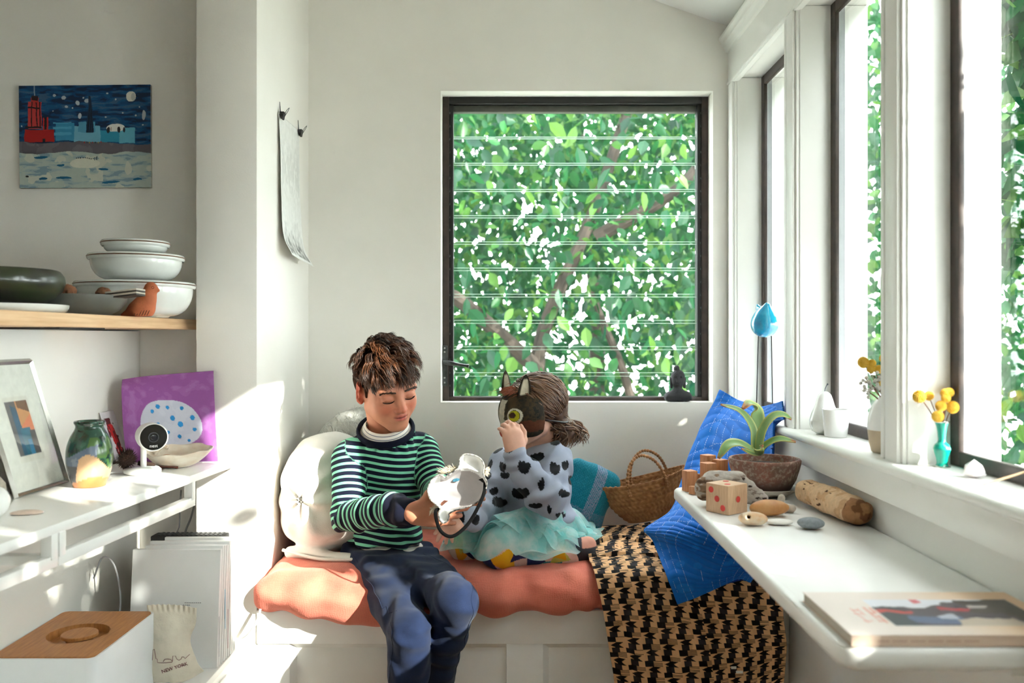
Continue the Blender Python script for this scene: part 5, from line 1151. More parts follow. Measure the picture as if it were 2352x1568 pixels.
# print clipped to the alcove wall
def mist(u, v):
    n1 = fbm(np.stack([u*5, v*9, u*0], 1), 3, 4); g = 232-14*sstep(.1, .3, v)*(1-sstep(.35, .6, v))*(n1 > -.2); d = sstep(.62, .95, v+.08*n1)*np.clip(.55+.9*vnoise(np.stack([u*40, v*22, u*0], 1), 1), 0, 1); g = g-110*d; ed = (u < .05) | (u > .95) | (v < .04) | (v > .965); g = np.where(ed, 236, g); return np.stack([g, g, g-4], 1)
C = np.array([[(-.621, 2.30, 1.69), (-.621, 2.41, 1.692), (-.621, 2.52, 1.694)], [(-.616, 2.30, 1.60), (-.620, 2.41, 1.60), (-.620, 2.52, 1.60)], [(-.614, 2.30, 1.48), (-.618, 2.41, 1.48), (-.617, 2.52, 1.48)], [(-.608, 2.30, 1.37), (-.612, 2.41, 1.37), (-.607, 2.52, 1.36)], [(-.585, 2.302, 1.315), (-.585, 2.41, 1.310), (-.580, 2.52, 1.302)]])
o = paint_sheet('paper_print', net(C, 150, 90), mist, vmat('print_paper', .7, .05, 100, .3), None, .0006, (240, 238, 232), (1, 0, 0)); tag(o, 'pale grey paper print with curling bottom clipped to the alcove wall', 'print')
for y, lb in ((2.312, 'binder clip at the near top corner of the paper print'), (2.508, 'binder clip at the far top corner of the paper print')):
    e = empty('binder_clip', (-.615, y, 1.69), lb, 'clip'); MB().prism([(-.616, 1.676), (-.612, 1.676), (-.608, 1.694), (-.620, 1.694)], 'y', y-.010, y+.010).build('clip_body', BLACKM, e)
    MB().tube([(-.614, y-.006, 1.678), (-.600, y-.005, 1.700), (-.596, y, 1.706), (-.600, y+.005, 1.700), (-.614, y+.006, 1.678)], .0008, 5).build('wire_lever', STEEL, e)
    MB().tube([(-.6195, y-.004, 1.692), (-.6215, y, 1.722), (-.6195, y+.004, 1.692)], .0008, 5).build('wire_lever', STEEL, e)
# ------------------------------------------------------------------ lower shelf
LZ = .8005
def vasecol(v):
    c = np.tile(np.array((38, 78, 62.)), (len(v), 1)); z = v[:, 2]-LZ; x = v[:, 0]+.850; n1 = fbm(v, 70, 3); c[n1 > .25] = (58, 104, 84); c[n1 < -.45] = (26, 52, 40)
    c[(x > .012+.1*(z-.06)) & (z < .10) & (n1 > -.3)] = (74, 108, 52); bl = (z < .073+.012*np.sin(x*50)) & (x < .03); c[bl] = (92, 106, 126); c[bl & (n1 > .2)] = (112, 122, 138); gr = (z < .045) & (x < .01); c[gr] = (82, 82, 86)
    tan = (z < .062-.9*np.abs(x-.012)) | ((z < .030) & (x > -.02+.5*(.03-z))) ; tan = ((x-.016)**2/.00072+(z-.020)**2/.0022 < 1) & (x > -.012+.25*(z-.01)); c[tan] = (198, 160, 122); c[(z < .016+.006*np.sin(x*70)) & (x > -.025)] = (196, 124, 68); return linA(c)
prof = [(0, 0), (.026, 0), (.031, .004), (.040, .030), (.0435, .055), (.042, .078), (.036, .098), (.0285, .112), (.0262, .118), (.0268, .122), (.0285, .125), (.0292, .128), (.0275, .1305), (.0235, .129), (.022, .12), (.03, .10), (.036, .06), (.03, .01), (0, .008)]
pp = catmull(np.array(prof), 150); n = 160; v_ = np.array([(-.850+r*math.cos(2*math.pi*i/n), 1.745+r*math.sin(2*math.pi*i/n), LZ+z) for r, z in np.maximum(pp, [(0.0005, -1)]) for i in range(n)])
i, j = np.meshgrid(np.arange(149), np.arange(n), indexing='ij'); i = i.ravel(); j = j.ravel(); f_ = np.stack([i*n+j, i*n+(j+1) % n, (i+1)*n+(j+1) % n, (i+1)*n+j], 1)
o = link('pottery_vase', meshdata('pottery_vase', v_, f_, vasecol(v_)), vmat('dipped_glaze', .22, .08, 120, .5, 0, 0, .06, 60, coat=.4), None, True); tag(o, 'green, grey and tan glazed pottery vase on the white shelf', 'vase')
# security camera
WPL = mat('white_plastic', (236, 236, 233), .35, .01, 20); BGL = mat('black_gloss', (12, 12, 14), .08, .1, 20, coat=.6)
cb = empty('security_camera', (-.812, 1.905, LZ), 'white round security camera with black face on a stand', 'camera')
MB().lathe([(0, 0), (.035, 0), (.0385, .003), (.0385, .008), (.034, .0125), (.012, .0145), (0, .0145)], (-.812, 1.905, LZ), 48).build('base', WPL, cb, smooth=True, angle=40)
MB().lathe([(0, .012), (.0062, .012), (.0062, .062), (0, .064)], (-.810, 1.905, LZ), 20).build('stem', WPL, cb, smooth=True, angle=40)
FC = P(353, 1004, 1.86); fd = V3(.55, -.83, .02); fd /= np.linalg.norm(fd); Mc = Matrix(np.vstack([np.column_stack([rot_from(fd), FC]), [0, 0, 0, 1]]).tolist())
hd = MB().lathe([(0, -.072), (.012, -.071), (.022, -.066), (.0275, -.056), (.0295, -.040), (.0300, -.004), (.0296, 0), (.0280, .001), (.0272, -.001)], (0, 0, 0), 56).build('camera_body', WPL, cb, smooth=True, angle=50); hd.data.transform(Mc)
fa_ = MB().lathe([(.0274, -.0012), (.0272, -.0004), (0, -.0002)], (0, 0, 0), 56).build('black_face', BGL, hd, smooth=True, angle=50); fa_.data.transform(Mc)
for r0, r1, mm in ((.0108, .0092, mat('lens_ring', (52, 54, 58), .3, .1, 30)), (.0062, .0, mat('lens_glass', (22, 24, 34), .05, .1, 30, coat=1))):
    l_ = MB().lathe([(r0, -.0003), (r0, .0004), (max(r1, 1e-7), .0004)] if r1 else [(r0, -.0003), (r0*.8, .0009), (0, .0012)], (0, 0, 0), 40).build('lens', mm, hd, smooth=True); l_.data.transform(Mc)
Rc = np.cross(V3(0, 0, 1), -fd); Rc = np.cross(fd, V3(0, 0, 1)); Rc = -Rc/np.linalg.norm(Rc)
Rc = Rc if Rc[0] > 0 else -Rc
text_obj('logo', 'nest', .0098, frame_M(FC+fd*.0003-V3(0, 0, .0185), Rc, np.cross(fd, Rc)), mat('logo_white', (226, 226, 226), .5, .02, 30), hd)
# purple sheet
def purple(u, v):
    n1 = fbm(np.stack([u*4, v*4, u*0], 1), 3, 3); c = np.tile(np.array((152, 88, 158.)), (len(u), 1)); c[n1 > .1] = (160, 98, 166); c[n1 > .6] = (166, 108, 174)
    e = ((u-.56)/.315)**2+((v-.63)/.235)**2 < 1+.03*np.sin(np.arctan2(v-.63, u-.56)*5); c[e] = (202, 204, 220); c[e & (n1 > .2)] = (208, 210, 224)
    for x, y, r in ((.47, .46, .022), (.565, .47, .017), (.70, .475, .018), (.79, .56, .022), (.60, .565, .023), (.67, .62, .027), (.80, .67, .019), (.54, .70, .019), (.65, .74, .019), (.405, .505, .018), (.45, .62, .017), (.74, .78, .015)): c[(u-x)**2+(v-y)**2*1.0 < r*r] = (40, 140, 208)
    return c
C = np.array([[P(281, 871, 2.085), P(330, 864, 2.095), P(400, 858, 2.105), P(490, 851, 2.105)], [P(279, 900, 2.06), P(330, 905, 2.075), P(405, 905, 2.095), P(492, 905, 2.100)], [P(283, 985, 2.055), P(340, 985, 2.065), P(415, 985, 2.085), P(496, 985, 2.095)], [P(292, 1063, 2.06), P(345, 1062, 2.065), P(420, 1061, 2.07), P(501, 1058, 2.08)]])
C[3, :, 2] = LZ+.001
o = paint_sheet('purple_sheet', net(C, 170, 170), purple, vmat('purple_card', .7, .1, 120, .3, 0, 0, .03), None, .0008, (150, 90, 156)); tag(o, 'purple paper with pale oval and blue dots propped at the shelf end', 'artwork')
# shell dish with pebbles
SHELLM = mat('shell', (240, 230, 214), .35, .06, 30, .2, 90, stretch=(1, 1, 2), rgb2=(226, 206, 184)); sc_ = V3(-.775, 1.995, LZ); nu, nv = 26, 60; G = np.zeros((nu, nv, 3)); th = np.linspace(0, 2*math.pi, nv)
for i in range(nu):
    t = i/(nu-1); a = .012+.055*t**.8; ri = 1+.025*t*np.sin(th*14)+.10*t*np.cos(th-.3)
    G[i] = sc_+np.stack([a*1.12*ri*np.cos(th), a*.72*ri*np.sin(th), .002+.038*t**1.7*(1+.22*np.sin(th+.5)*t+.05*np.sin(th*7)*t)], 1)
v_, f_ = slab(G, .0025, (0, 0, 1)); sh_ = link('shell_dish', meshdata('shell_dish', v_, f_), SHELLM, None, True); tag(sh_, 'open cream scallop shell holding small pebbles before the purple sheet', 'shell')
MB().tube(catmull(np.array([sc_+V3(-.052, .01, .028), sc_+V3(-.045, .012, .040), sc_+V3(-.034, .014, .046), sc_+V3(-.022, .016, .042)]), 14), [.004]+[.006]*12+[.003], 8).build('shell_knob', SHELLM, sh_, smooth=True)
for i, (dx, dy, r, col) in enumerate(((-.014, -.012, .011, (196, 128, 84)), (.012, -.014, .008, (190, 140, 110)), (-.030, -.008, .007, (110, 80, 60)), (.026, -.008, .007, (206, 150, 120)))):
    sd = Sdf(); sd.ell(sc_+V3(dx, dy, .018+r*.4), (r*1.3, r, r*.8), None, 0); o = sdf_obj('pebble', sd, .0015, mat('pebble_%d' % i, col, .5, .15, 60), None, 1); tag(o, ('largest orange pebble in the shell dish', 'small tan pebble right of the orange one in the shell dish', 'dark brown pebble at the left in the shell dish', 'pinkish pebble at the right in the shell dish')[i], 'pebble')
# red postcard
def card(u, v):
    n1 = fbm(np.stack([u*3, v*3, u*0], 1), 4, 3); c = np.tile(np.array((222, 216, 220.)), (len(u), 1)); m_ = (np.abs(u-.45-.25*(v-.5)) < .20+.1*n1) & (v > .12) & (v < .95); c[m_] = (196, 44, 48); m_ &= (n1 > .25) | (v < .25); c[m_] = (96, 40, 46); return c
o = paint_sheet('postcard', quadgrid((-.966, 2.03, .922), (-.966, 2.10, .922), (-.930, 2.112, LZ), (-.930, 2.042, LZ), 60, 40), card, PAINTM, None, .0006, (235, 235, 232), (1, 0, 0)); tag(o, 'postcard with red figure leaning behind the pottery vase', 'card')
# dried pod
POD = mat('dried_pod', (64, 40, 28), .85, .35, 60); pc = P(291, 1054, 1.90); pd = empty('dried_pod', (pc[0], pc[1], LZ), 'dark brown spiky dried seed head beside the security camera', 'seed head')
MB().tube(catmull(np.array([pc+V3(-.005, .01, -.004), pc+V3(-.04, .02, -.012), P(250, 1066, 1.93), P(240, 1072, 1.92)]), 14), [.006]+[.003]*11+[.004, .005], 7).build('stem', POD, pd, smooth=True)
MB().tube(catmull(np.array([pc+V3(.02, .01, -.01), pc+V3(.04, .02, -.014), pc+V3(.055, .02, -.016)]), 10), [.005, .006, .007, .006, .005, .005, .005, .004, .003, .001], 7).build('dried_leaf', POD, pd, smooth=True)
mb = MB()
for i in range(170):
    a = i*2.39996; z = 1-2*(i+.5)/170; r = math.sqrt(max(0, 1-z*z)); d = V3(r*math.cos(a), r*math.sin(a), z); p0 = pc+d*.013; p1 = pc+d*.0255+V3(0, 0, .001); s_ = np.cross(d, V3(.3, .2, 1)); s_ /= np.linalg.norm(s_)
    t_ = np.cross(d, s_); mb.add([p0+s_*.0032, p0-s_*.0032, p0+t_*.0018, p1], [(0, 1, 3), (1, 2, 3), (2, 0, 3), (0, 2, 1)])
pz = mb.build('seed_scales', POD, pd); pz['kind'] = 'stuff'; sd = Sdf(); sd.ell(pc, (.017,)*3, None, 0); sdf_obj('seed_core', sd, .003, POD, pd, 1)
# dry leaf
lv = np.array([P(350, 1077, 1.965), P(368, 1072, 1.975), P(392, 1073, 1.975), P(408, 1077, 1.965)]); G = np.zeros((16, 5, 3))
for i in range(16):
    t = i/15; c = catmull(lv, 16)[i]; w = .010*math.sin(math.pi*(.08+.86*t))
    for j in range(5): G[i, j] = V3(c[0], c[1]+(j-2)/2*w, LZ+.0015+.004*abs(j-2)/2)
v_, f_ = slab(G, .0008, (0, 0, 1)); o = link('dry_leaf', meshdata('dry_leaf', v_, f_), mat('dry_leaf', (140, 76, 58), .6, .2, 40), None, True); tag(o, 'curled brown dry leaf on the white shelf by the shell', 'leaf')
# picture frame leaning on the half wall
SILV = mat('silver_frame', (200, 198, 190), .25, .05, 30, metal=.85)
A0, A1 = V3(-.922, 1.618, LZ+.001), V3(-.917, 1.792, LZ+.001); B1, B0 = V3(-.9645, 1.742, 1.051), V3(-.9645, 1.560, 1.051)
fr_ = empty('picture_frame', (-.93, 1.7, LZ), 'thin silver picture frame with abstract collage leaning on the half wall', 'frame')
nf = np.cross(A1-A0, B1-A1); nf /= np.linalg.norm(nf); nf = nf if nf[0] > 0 else -nf
for a, b_ in ((A0, A1), (A1, B1), (B1, B0), (B0, A0)): MB().tube([a-nf*.003, b_-nf*.003], .0055, 4, up=nf).build('frame_bar', SILV, fr_)
def collage(u, v):
    c = np.tile(np.array((228, 230, 220.)), (len(u), 1)); I = (u > .30) & (u < .70) & (v > .30) & (v < .72); c[(u > .27) & (u < .74) & (v > .265) & (v < .77)] = (222, 222, 210); a = (u-.30)/.40; b = (v-.30)/.42
    c[I] = (104, 104, 104); c[I & (a > .18) & (a < .5) & (b > .3*a)] = (56, 96, 120); c[I & (a > .45) & (b < .45)] = (204, 150, 98); c[I & (a > .45) & (b < .55) & (b > .25+.4*(1-a))] = (218, 130, 90); c[I & (a > .5) & (b < .12+.2*(a-.5))] = (112, 82, 56)
    c[I & (b > .5) & (a > .35) & (a < .8)] = (52, 110, 130); c[I & (b > .55) & (a > .75)] = (84, 82, 82); c[I & (b > .72) & (a > .55) & (a < .72)] = (34, 126, 170); return c
paint_sheet('mounted_print', quadgrid(B0-nf*.004, B1-nf*.004, A1-nf*.004, A0-nf*.004, 120, 90), collage, vmat('mount_card', .6, .02, 100, .3), fr_, .001, (120, 110, 100), (1, -.4, 0))
MB().add([A0-nf*.002, A1-nf*.002, B1-nf*.002, B0-nf*.002], [(0, 1, 2, 3)]).build('glazing', glassmat('picture_glass', (1, 1, 1), 1.3, .03), fr_)
# bits at the near end of the shelf
SHP = mat('pale_shell', (228, 206, 190), .4, .1, 60); q = V3(-.822, 1.47, LZ)
sd = Sdf(); sd.ell(q+V3(0, 0, .001), (.027, .016, .0055), rz(.2), 0); sd.box(q+V3(0, 0, -.011), (.05, .05, .0115), None, .0005, .001, 0, '-'); o = sdf_obj('flat_shell', sd, .0015, SHP, None, 1); tag(o, 'flat pale pink shell near the front of the white shelf', 'shell')
sd = Sdf(); q = V3(-.862, 1.44, LZ+.0255); sd.ell(q, (.028, .026, .026), None, 0); sd.disp = lambda Q: .002*fbm(Q, 40, 2); o = sdf_obj('white_stone', sd, .003, WPL, None, 1); tag(o, 'smooth white stone cut by the left picture edge', 'stone')
bm = bmesh.new(); bmesh.ops.create_icosphere(bm, subdivisions=2, radius=.026); 
for v in bm.verts: v.co *= 1+.22*math.sin(v.co.x*260+v.co.z*190)*math.cos(v.co.y*230)
me = bpy.data.meshes.new('quartz'); bm.to_mesh(me); bm.free(); o = link('quartz_cluster', me, mat('quartz', (204, 196, 180), .2, .2, 60)); o.location = (-.935, 1.555, LZ+.0235); tag(o, 'rough quartz lump below the silver frame', 'crystal')
WCORD = mat('white_cord', (225, 225, 222), .5, .03, 30); GCORD = mat('grey_cord', (150, 150, 152), .5, .05, 30)
o = MB().tube(catmull(np.array([(-.846, 1.915, LZ+.003), (-.88, 1.89, LZ+.0025), (-.915, 1.86, LZ+.0025), (-.935, 1.80, LZ+.0025), (-.95, 1.70, LZ+.0025)]), 30), .0022, 7).build('camera_cable', WCORD, None, smooth=True); tag(o, 'white cable running along the shelf from the security camera', 'cable')
o = MB().tube(catmull(np.array([P(416, 1125, 2.22), P(413, 1170, 2.22), P(412, 1205, 2.21), P(405, 1232, 2.19), P(402, 1300, 2.18)]), 30), .002, 7).build('hanging_cord', GCORD, None, smooth=True); tag(o, 'grey cord hanging straight down below the white shelf', 'cable')
o = MB().tube(catmull(np.array([P(448, 1155, 2.20), P(438, 1190, 2.20), P(424, 1228, 2.19), P(415, 1300, 2.18)]), 30), .0025, 7).build('hanging_cord', GCORD, None, smooth=True); tag(o, 'slanting grey cord below the white shelf next to the pillar', 'cable')
# ------------------------------------------------------------------ on the low cabinet
CZ = .3625
PAPW = mat('white_board', (240, 240, 239), .5, .01, 20); import itertools
for i in range(9):
    y = 1.935+i*.0135; x0 = -.858+.006*((i*7) % 4)+.004*i; x1 = -.660+.0005*i; hz = .262+.003*((i*5) % 3); th = .009 if i % 3 else .012
    e = MB().add([(x, y+dy+.10*z, CZ+z*(1-.004)) for x in (x0, x1) for dy in (0, th) for z in (0, hz*.985)], [(0,1,3,2),(4,6,7,5),(0,4,5,1),(2,3,7,6),(0,2,6,4),(1,5,7,3)]).build('white_folder', PAPW, None, bevel=.0008)
    tag(e, ('front', 'second', 'third', 'fourth', 'middle', 'sixth', 'seventh', 'second to last', 'rearmost')[i]+' white folder in the row standing on the low cabinet', 'folder', 'white folders beside the bench')
    if i in (0, 2, 4): MB().box(x1-.0003, x1+.0006, y+.003+(.02 if i == 2 else .01), y+.007+(.02 if i == 2 else .01), CZ+.02+.05*(i == 2), CZ+.11+.05*(i == 2)).build('page_edge', mat('page_edge_%d' % i, ((206, 206, 210), (150, 205, 228), (214, 190, 196))[i//2], .6, .03, 30), e)
    if i == 0:
        for r, (w, dx) in enumerate(((.034, .0), (.016, -.004))):
            for k in range(9 if r == 0 else 4): MB().box(-.736+dx+k*.0042, -.7332+dx+k*.0042, y+.0245-.0125*0-.012, y+.025-.012, CZ+.141-r*.005, CZ+.1422-r*.005).build('print_line', mat('grey_ink', (120, 120, 124), .7, .05, 30), e)
bd = empty('router_box', (-.745, 2.095, CZ), 'black slatted electronic box behind the white folders', 'router')
MB().box(-.865, -.690, 2.072, 2.114, CZ, CZ+.262).build('housing', BLACKM, bd, bevel=.003)
for k in range(14): MB().box(-.850+k*.0112, -.8445+k*.0112, 2.078, 2.110, CZ+.262, CZ+.2635).build('vent_slat', mat('vent_grey', (60, 60, 62), .4, .1, 30), bd)
# storage box with wooden lid
OAK = mat('oak_lid', (190, 130, 74), .5, .1, 10, .06, 60, stretch=(30, 2.2, 6), rgb2=(164, 106, 58)); bx = empty('storage_box', (-.872, 1.73, CZ), 'white metal storage box with oak lid on the low cabinet', 'box')
X0, X1, Y0, Y1, ZT = -.966, -.767, 1.592, 1.868, .510
def rrect(x0, x1, y0, y1, r, n=6):
    p = []
    for cx, cy, a0 in ((x1-r, y1-r, 0), (x0+r, y1-r, 90), (x0+r, y0+r, 180), (x1-r, y0+r, 270)):
        for k in range(n+1): a = math.radians(a0+90*k/n); p.append((cx+r*math.cos(a), cy+r*math.sin(a)))
    return p
_mb = MB().prism(rrect(X0, X1, Y0, Y1, .016), 'z', CZ, ZT-.020); _o = rrect(X0, X1, Y0, Y1, .016); _i = rrect(X0+.004, X1-.004, Y0+.004, Y1-.004, .014); _n = len(_o)
_mb.add([(x, y, z) for pl_ in (_o, _i) for z in (ZT-.020, ZT) for x, y in pl_], [(k, (k+1) % _n, _n+(k+1) % _n, _n+k) for k in range(_n)]+[(2*_n+k, 2*_n+(k+1) % _n, 3*_n+(k+1) % _n, 3*_n+k) for k in range(_n)]+[(_n+k, _n+(k+1) % _n, 3*_n+(k+1) % _n, 3*_n+k) for k in range(_n)])
_mb.build('box_body', mat('white_enamel', (236, 238, 240), .25, .01, 20), bx, smooth=True, angle=40)
_l = rrect(X0+.005, X1-.005, Y0+.005, Y1-.005, .013, 6); ld = [(p0[0]+(p1[0]-p0[0])*k/6, p0[1]+(p1[1]-p0[1])*k/6) for p0, p1 in zip(_l, _l[1:]+_l[:1]) for k in range(6)]; cxl, cyl = (X0+X1)/2+.004, (Y0+Y1)/2-.004; nl = len(ld)
hole = [(cxl+.058*math.cos(a), cyl+.058*math.sin(a)) for a in [math.atan2(y-cyl, x-cxl) for x, y in ld]]
mb = MB(); T_ = ZT+.002; vv = [(x, y, T_) for x, y in ld]+[(x, y, T_) for x, y in hole]+[(x, y, T_-.016) for x, y in hole]+[(x, y, ZT-.016) for x, y in ld]; mb.add(vv, [(i, (i+1) % nl, nl+(i+1) % nl, nl+i) for i in range(nl)]+[(nl+i, nl+(i+1) % nl, 2*nl+(i+1) % nl, 2*nl+i) for i in range(nl)]+[(i, (i+1) % nl, 3*nl+(i+1) % nl, 3*nl+i) for i in range(nl)]+[[2*nl+i for i in range(nl)]])
lid = mb.build('lid', OAK, bx); MB().lathe([(.024, -.015), (.026, -.008), (.034, -.004), (.034, .001), (.033, .002), (0, .002)], (cxl+.002, cyl, ZT+.0005), 48).build('lid_knob', OAK, lid, smooth=True, angle=40)
# drawstring bag
BAGM = mat('calico', (226, 216, 198), .9, .06, 20, .4, 250); C = np.array([[P(338, 1390, 1.88), P(375, 1388, 1.885), P(415, 1390, 1.89), P(452, 1396, 1.895)], [P(342, 1420, 1.87), P(380, 1425, 1.862), P(415, 1425, 1.875), P(450, 1430, 1.885)], [P(345, 1470, 1.855), P(385, 1475, 1.845), P(425, 1475, 1.862), P(440, 1470, 1.878)], [P(346, 1530, 1.85), P(388, 1530, 1.842), P(430, 1525, 1.85), P(452, 1515, 1.87)], [P(347, 1572, 1.855), P(390, 1572, 1.848), P(432, 1562, 1.85), P(468, 1541, 1.865)]])
C[4, :, 2] = np.maximum(C[4, :, 2], CZ+.002); G = net(C, 90, 70); Nn = grid_normals(G); Nn *= np.sign(-Nn[..., 1:2]); U, V_ = np.meshgrid(np.linspace(0, 1, 70), np.linspace(0, 1, 90))
G = G+Nn*(.004*fbm(G.reshape(-1, 3), 22, 3).reshape(90, 70)+.0025*np.sin(U*60)*sstep(.16, .02, V_))[..., None]; v_, f_ = slab(G, .004+.010*np.sin(np.pi*U)*np.sin(np.pi*np.clip(V_, 0, 1)))
bag = link('drawstring_bag', meshdata('drawstring_bag', v_, f_), BAGM, None, True); tag(bag, 'small calico bag printed with a dark red skyline leaning on the folders', 'bag')
INK = mat('maroon_ink', (110, 24, 40), .8, .05, 30)
def onbag(px, py):
    d = (CX+F*G[..., 0]/G[..., 1]-px)**2+(CY-F*(G[..., 2]-EYE)/G[..., 1]-py)**2; k = np.unravel_index(np.argmin(d), d.shape); return P(px, py, G[k][1]-.0012)
for pl_ in ([(350, 1516), (351, 1492), (354, 1490), (356, 1499), (358, 1512), (361, 1513), (362, 1521), (376, 1522), (396, 1520)], [(375, 1519), (378, 1514), (384, 1513), (392, 1514), (396, 1518)], [(396, 1519), (397, 1506), (403, 1506), (406, 1513), (411, 1516), (416, 1513), (418, 1508), (422, 1508), (425, 1512), (436, 1502)]):
    MB().tube([onbag(*q) for q in pl_], .0005, 4).build('skyline_print', INK, bag)
tx = text_obj('printed_text', 'NEW YORK', .0105, frame_M(onbag(401, 1533), onbag(420, 1526)-onbag(383, 1538), V3(0, 0, 1)), INK, bag)
o = MB().tube(catmull(np.array([P(598, 1398, 2.10), P(590, 1425, 2.09), P(572, 1455, 2.09), P(552, 1468, 2.10), P(535, 1465, 2.11)]), 30), .003, 7).build('power_cord', WCORD, None, smooth=True); tag(o, 'white cord dropping from the bench corner to the low cabinet', 'cable')
o = MB().tube(catmull(np.array([(-.955, 1.98, .55), (-.93, 1.97, .60), (-.90, 1.965, .58), (-.885, 1.96, .50), (-.90, 1.95, .42), (-.93, 1.95, .38)]), 30), .002, 7).build('looped_cord', GCORD, None, smooth=True); tag(o, 'looped grey cord left of the white folders', 'cable')
# ------------------------------------------------------------------ things on the narrow desk
DZ = .7475
def dk(px, py): Y = (EYE-DZ)*F/(py-CY); return V3((px-CX)*Y/F, Y, DZ)
BEECH = mat('beech', (222, 186, 152), .55, .08, 12, .06, 120, stretch=(3, 40, 3), rgb2=(206, 166, 132))
al = math.radians(36); S_ = .058; fc_ = dk(1673, 1184); ex = V3(math.cos(al), math.sin(al), 0); ey = V3(-math.sin(al), math.cos(al), 0); cd = fc_+(ex+ey)*S_/2+V3(0, 0, S_/2)
die = MB().box(-S_/2, S_/2, -S_/2, S_/2, -S_/2, S_/2).build('wooden_die', BEECH, None, bevel=.0018); die.data.transform(frame_M(cd, ex, ey)); tag(die, 'large pale wooden die with red pips on the desk', 'die')
PIP = mat('red_pip', (222, 66, 62), .6, .05, 40)
def pip(c, n_):
    o = MB().lathe([(.0062, 0), (.0062, .0004), (0, .0005)], (0, 0, 0), 24).build('pip', PIP, die); R = rot_from(n_); o.data.transform(Matrix(np.vstack([np.column_stack([R, c]), [0, 0, 0, 1]]).tolist()))
pip(cd-ey*S_/2, -ey)
for k in (-1, 0, 1): pip(cd-ex*S_/2-ey*k*.015+V3(0, 0, -k*-.0*1)+V3(0, 0, k*-.0165*-1*-1), -ex)
for k in (-1, 1): pip(cd+V3(0, 0, S_/2)+ex*k*.013+ey*k*.013, V3(0, 0, 1))
BLK = mat('cedar_block', (208, 150, 108), .6, .1, 14, .08, 120, stretch=(20, 20, 2), rgb2=(188, 124, 84)); blocks = empty('x'); bpy.data.objects.remove(blocks)
for i, (px, w, h_, Y, lb) in enumerate(((1584, .026, .047, 1.985, 'short wooden block at the far left corner of the desk'), (1627, .027, .066, 1.975, 'tall wooden block standing in front in the block group'), (1626, .026, .078, 2.018, 'tallest wooden block at the back of the block group'), (1654, .026, .070, 2.000, 'wooden block at the right end of the block group'), (1592, .014, .018, 1.945, 'tiny wooden cube in front of the short block'))):
    x = (px-CX)*Y/F; o = MB().box(-w/2, w/2, -w/2, w/2, 0, h_).build('wooden_block', BLK, None, bevel=.001); o.data.transform(Matrix.Translation((x, Y, DZ)) @ Matrix.Rotation(.32+.1*i, 4, 'Z')); tag(o, lb, 'block', 'wooden blocks on the desk')
x = (1603-CX)*2.0/F; mb = MB()
for k in range(5): mb.box(x-.012+k*.005, x-.0085+k*.005, 2.01, 2.022, DZ, DZ+.034+.008*((k*3) % 3))
mb.box(x-.013, x+.013, 2.009, 2.023, DZ, DZ+.03); o = mb.build('toothed_block', BLK, None); tag(o, 'notched orange wooden piece between the blocks', 'block')
def stone(name, c, r, ang, m, lb, cat='stone', extra=None, h=.0016, n=.0008):
    sd = Sdf(); c = np.array(c)+V3(0, 0, r[2]*.97); sd.ell(c, r, rz(ang), 0)
    if extra: extra(sd, c)
    sd.disp = lambda Q: n*fbm(Q, 45, 3)
    o = sdf_obj(name, sd, h, m, None, 1); zm = min(v.co.z for v in o.data.vertices); o.location.z = DZ-zm; tag(o, lb, cat); return o
stone('grey_stone', dk(1863, 1214), (.0245, .019, .0105), -.15, mat('slate_grey', (132, 138, 142), .7, .12, 200), 'flat round grey stone alone on the desk')
stone('orange_stone', dk(1768, 1184), (.040, .020, .0158), .1, mat('orange_stone', (206, 152, 96), .5, .15, 30, rgb2=(180, 118, 66)), 'long smooth orange stone behind the holed stone')
stone('holed_stone', dk(1730, 1206), (.0265, .018, .0130), -.25, mat('cream_stone', (204, 190, 166), .55, .2, 40, rgb2=(196, 150, 106)), 'cream stone with a round hole near the edge of the desk', 'stone', lambda s, c: s.cap(c+V3(-.014, -.02, .008), c+V3(-.006, .01, -.002), .0042, .003, .002, 0, '-'))
stone('white_stone', dk(1790, 1204), (.0255, .017, .0050), -.05, mat('chalk_white', (228, 222, 214), .6, .05, 60), 'thin flat white stone beside the holed stone')
sd = Sdf(); tw = mat('bleached_coral', (212, 198, 182), .7, .15, 60); a = dk(1786, 1175); sd.chain([a+V3(0, 0, .008), a+V3(.008, .012, .010), a+V3(.014, .02, .024)], [.0085, .007, .0075], .006); sd.cap(a+V3(.006, .004, .009), a+V3(.026, -.008, .0085), .008, .008, .006); sd.disp = lambda Q: .0008*fbm(Q, 90, 2)
o = sdf_obj('coral_twig', sd, .0016, tw, None, 1); tag(o, 'small forked piece of bleached coral behind the orange stone', 'coral')
# cork-like driftwood log
def logc(v):
    c = np.tile(np.array((226, 190, 152.)), (len(v), 1)); n1 = fbm(v, 60, 3); c[n1 > .45] = (210, 168, 128); Q = (v-LA)@RL; e = vnoise(Q*V3(260, 260, 90), 1.0, 3.); c[(e > .54) & (vnoise(v, 30, 9.) > 0)] = (92, 58, 38); endm = Q[:, 2] > LL-.004+.005*n1; c[endm] = (172, 124, 88); c[endm & (n1 > .3)] = (130, 88, 60); return linA(c)
LA, LB = dk(1858, 1160)+V3(.004, .01, .026), dk(1962, 1206)+V3(.006, .0, .024); LL = np.linalg.norm(LB-LA); RL = rot_from(LB-LA, V3(1, 0, 0))
sd = Sdf(); sd.chain([LA, LA*.5+LB*.5+V3(0, 0, .001), LB], [.0225, .025, .0235], .01); sd.box((LA+LB)/2, (.027, .018, LL/2+.012), RL, .012, .012)
sd.disp = lambda Q: .0022*fbm(Q, 38, 3)+.0012*np.clip(vnoise(((Q-LA)@RL)*V3(160, 160, 55), 1.0, 3.)-.45, 0, 1)*3
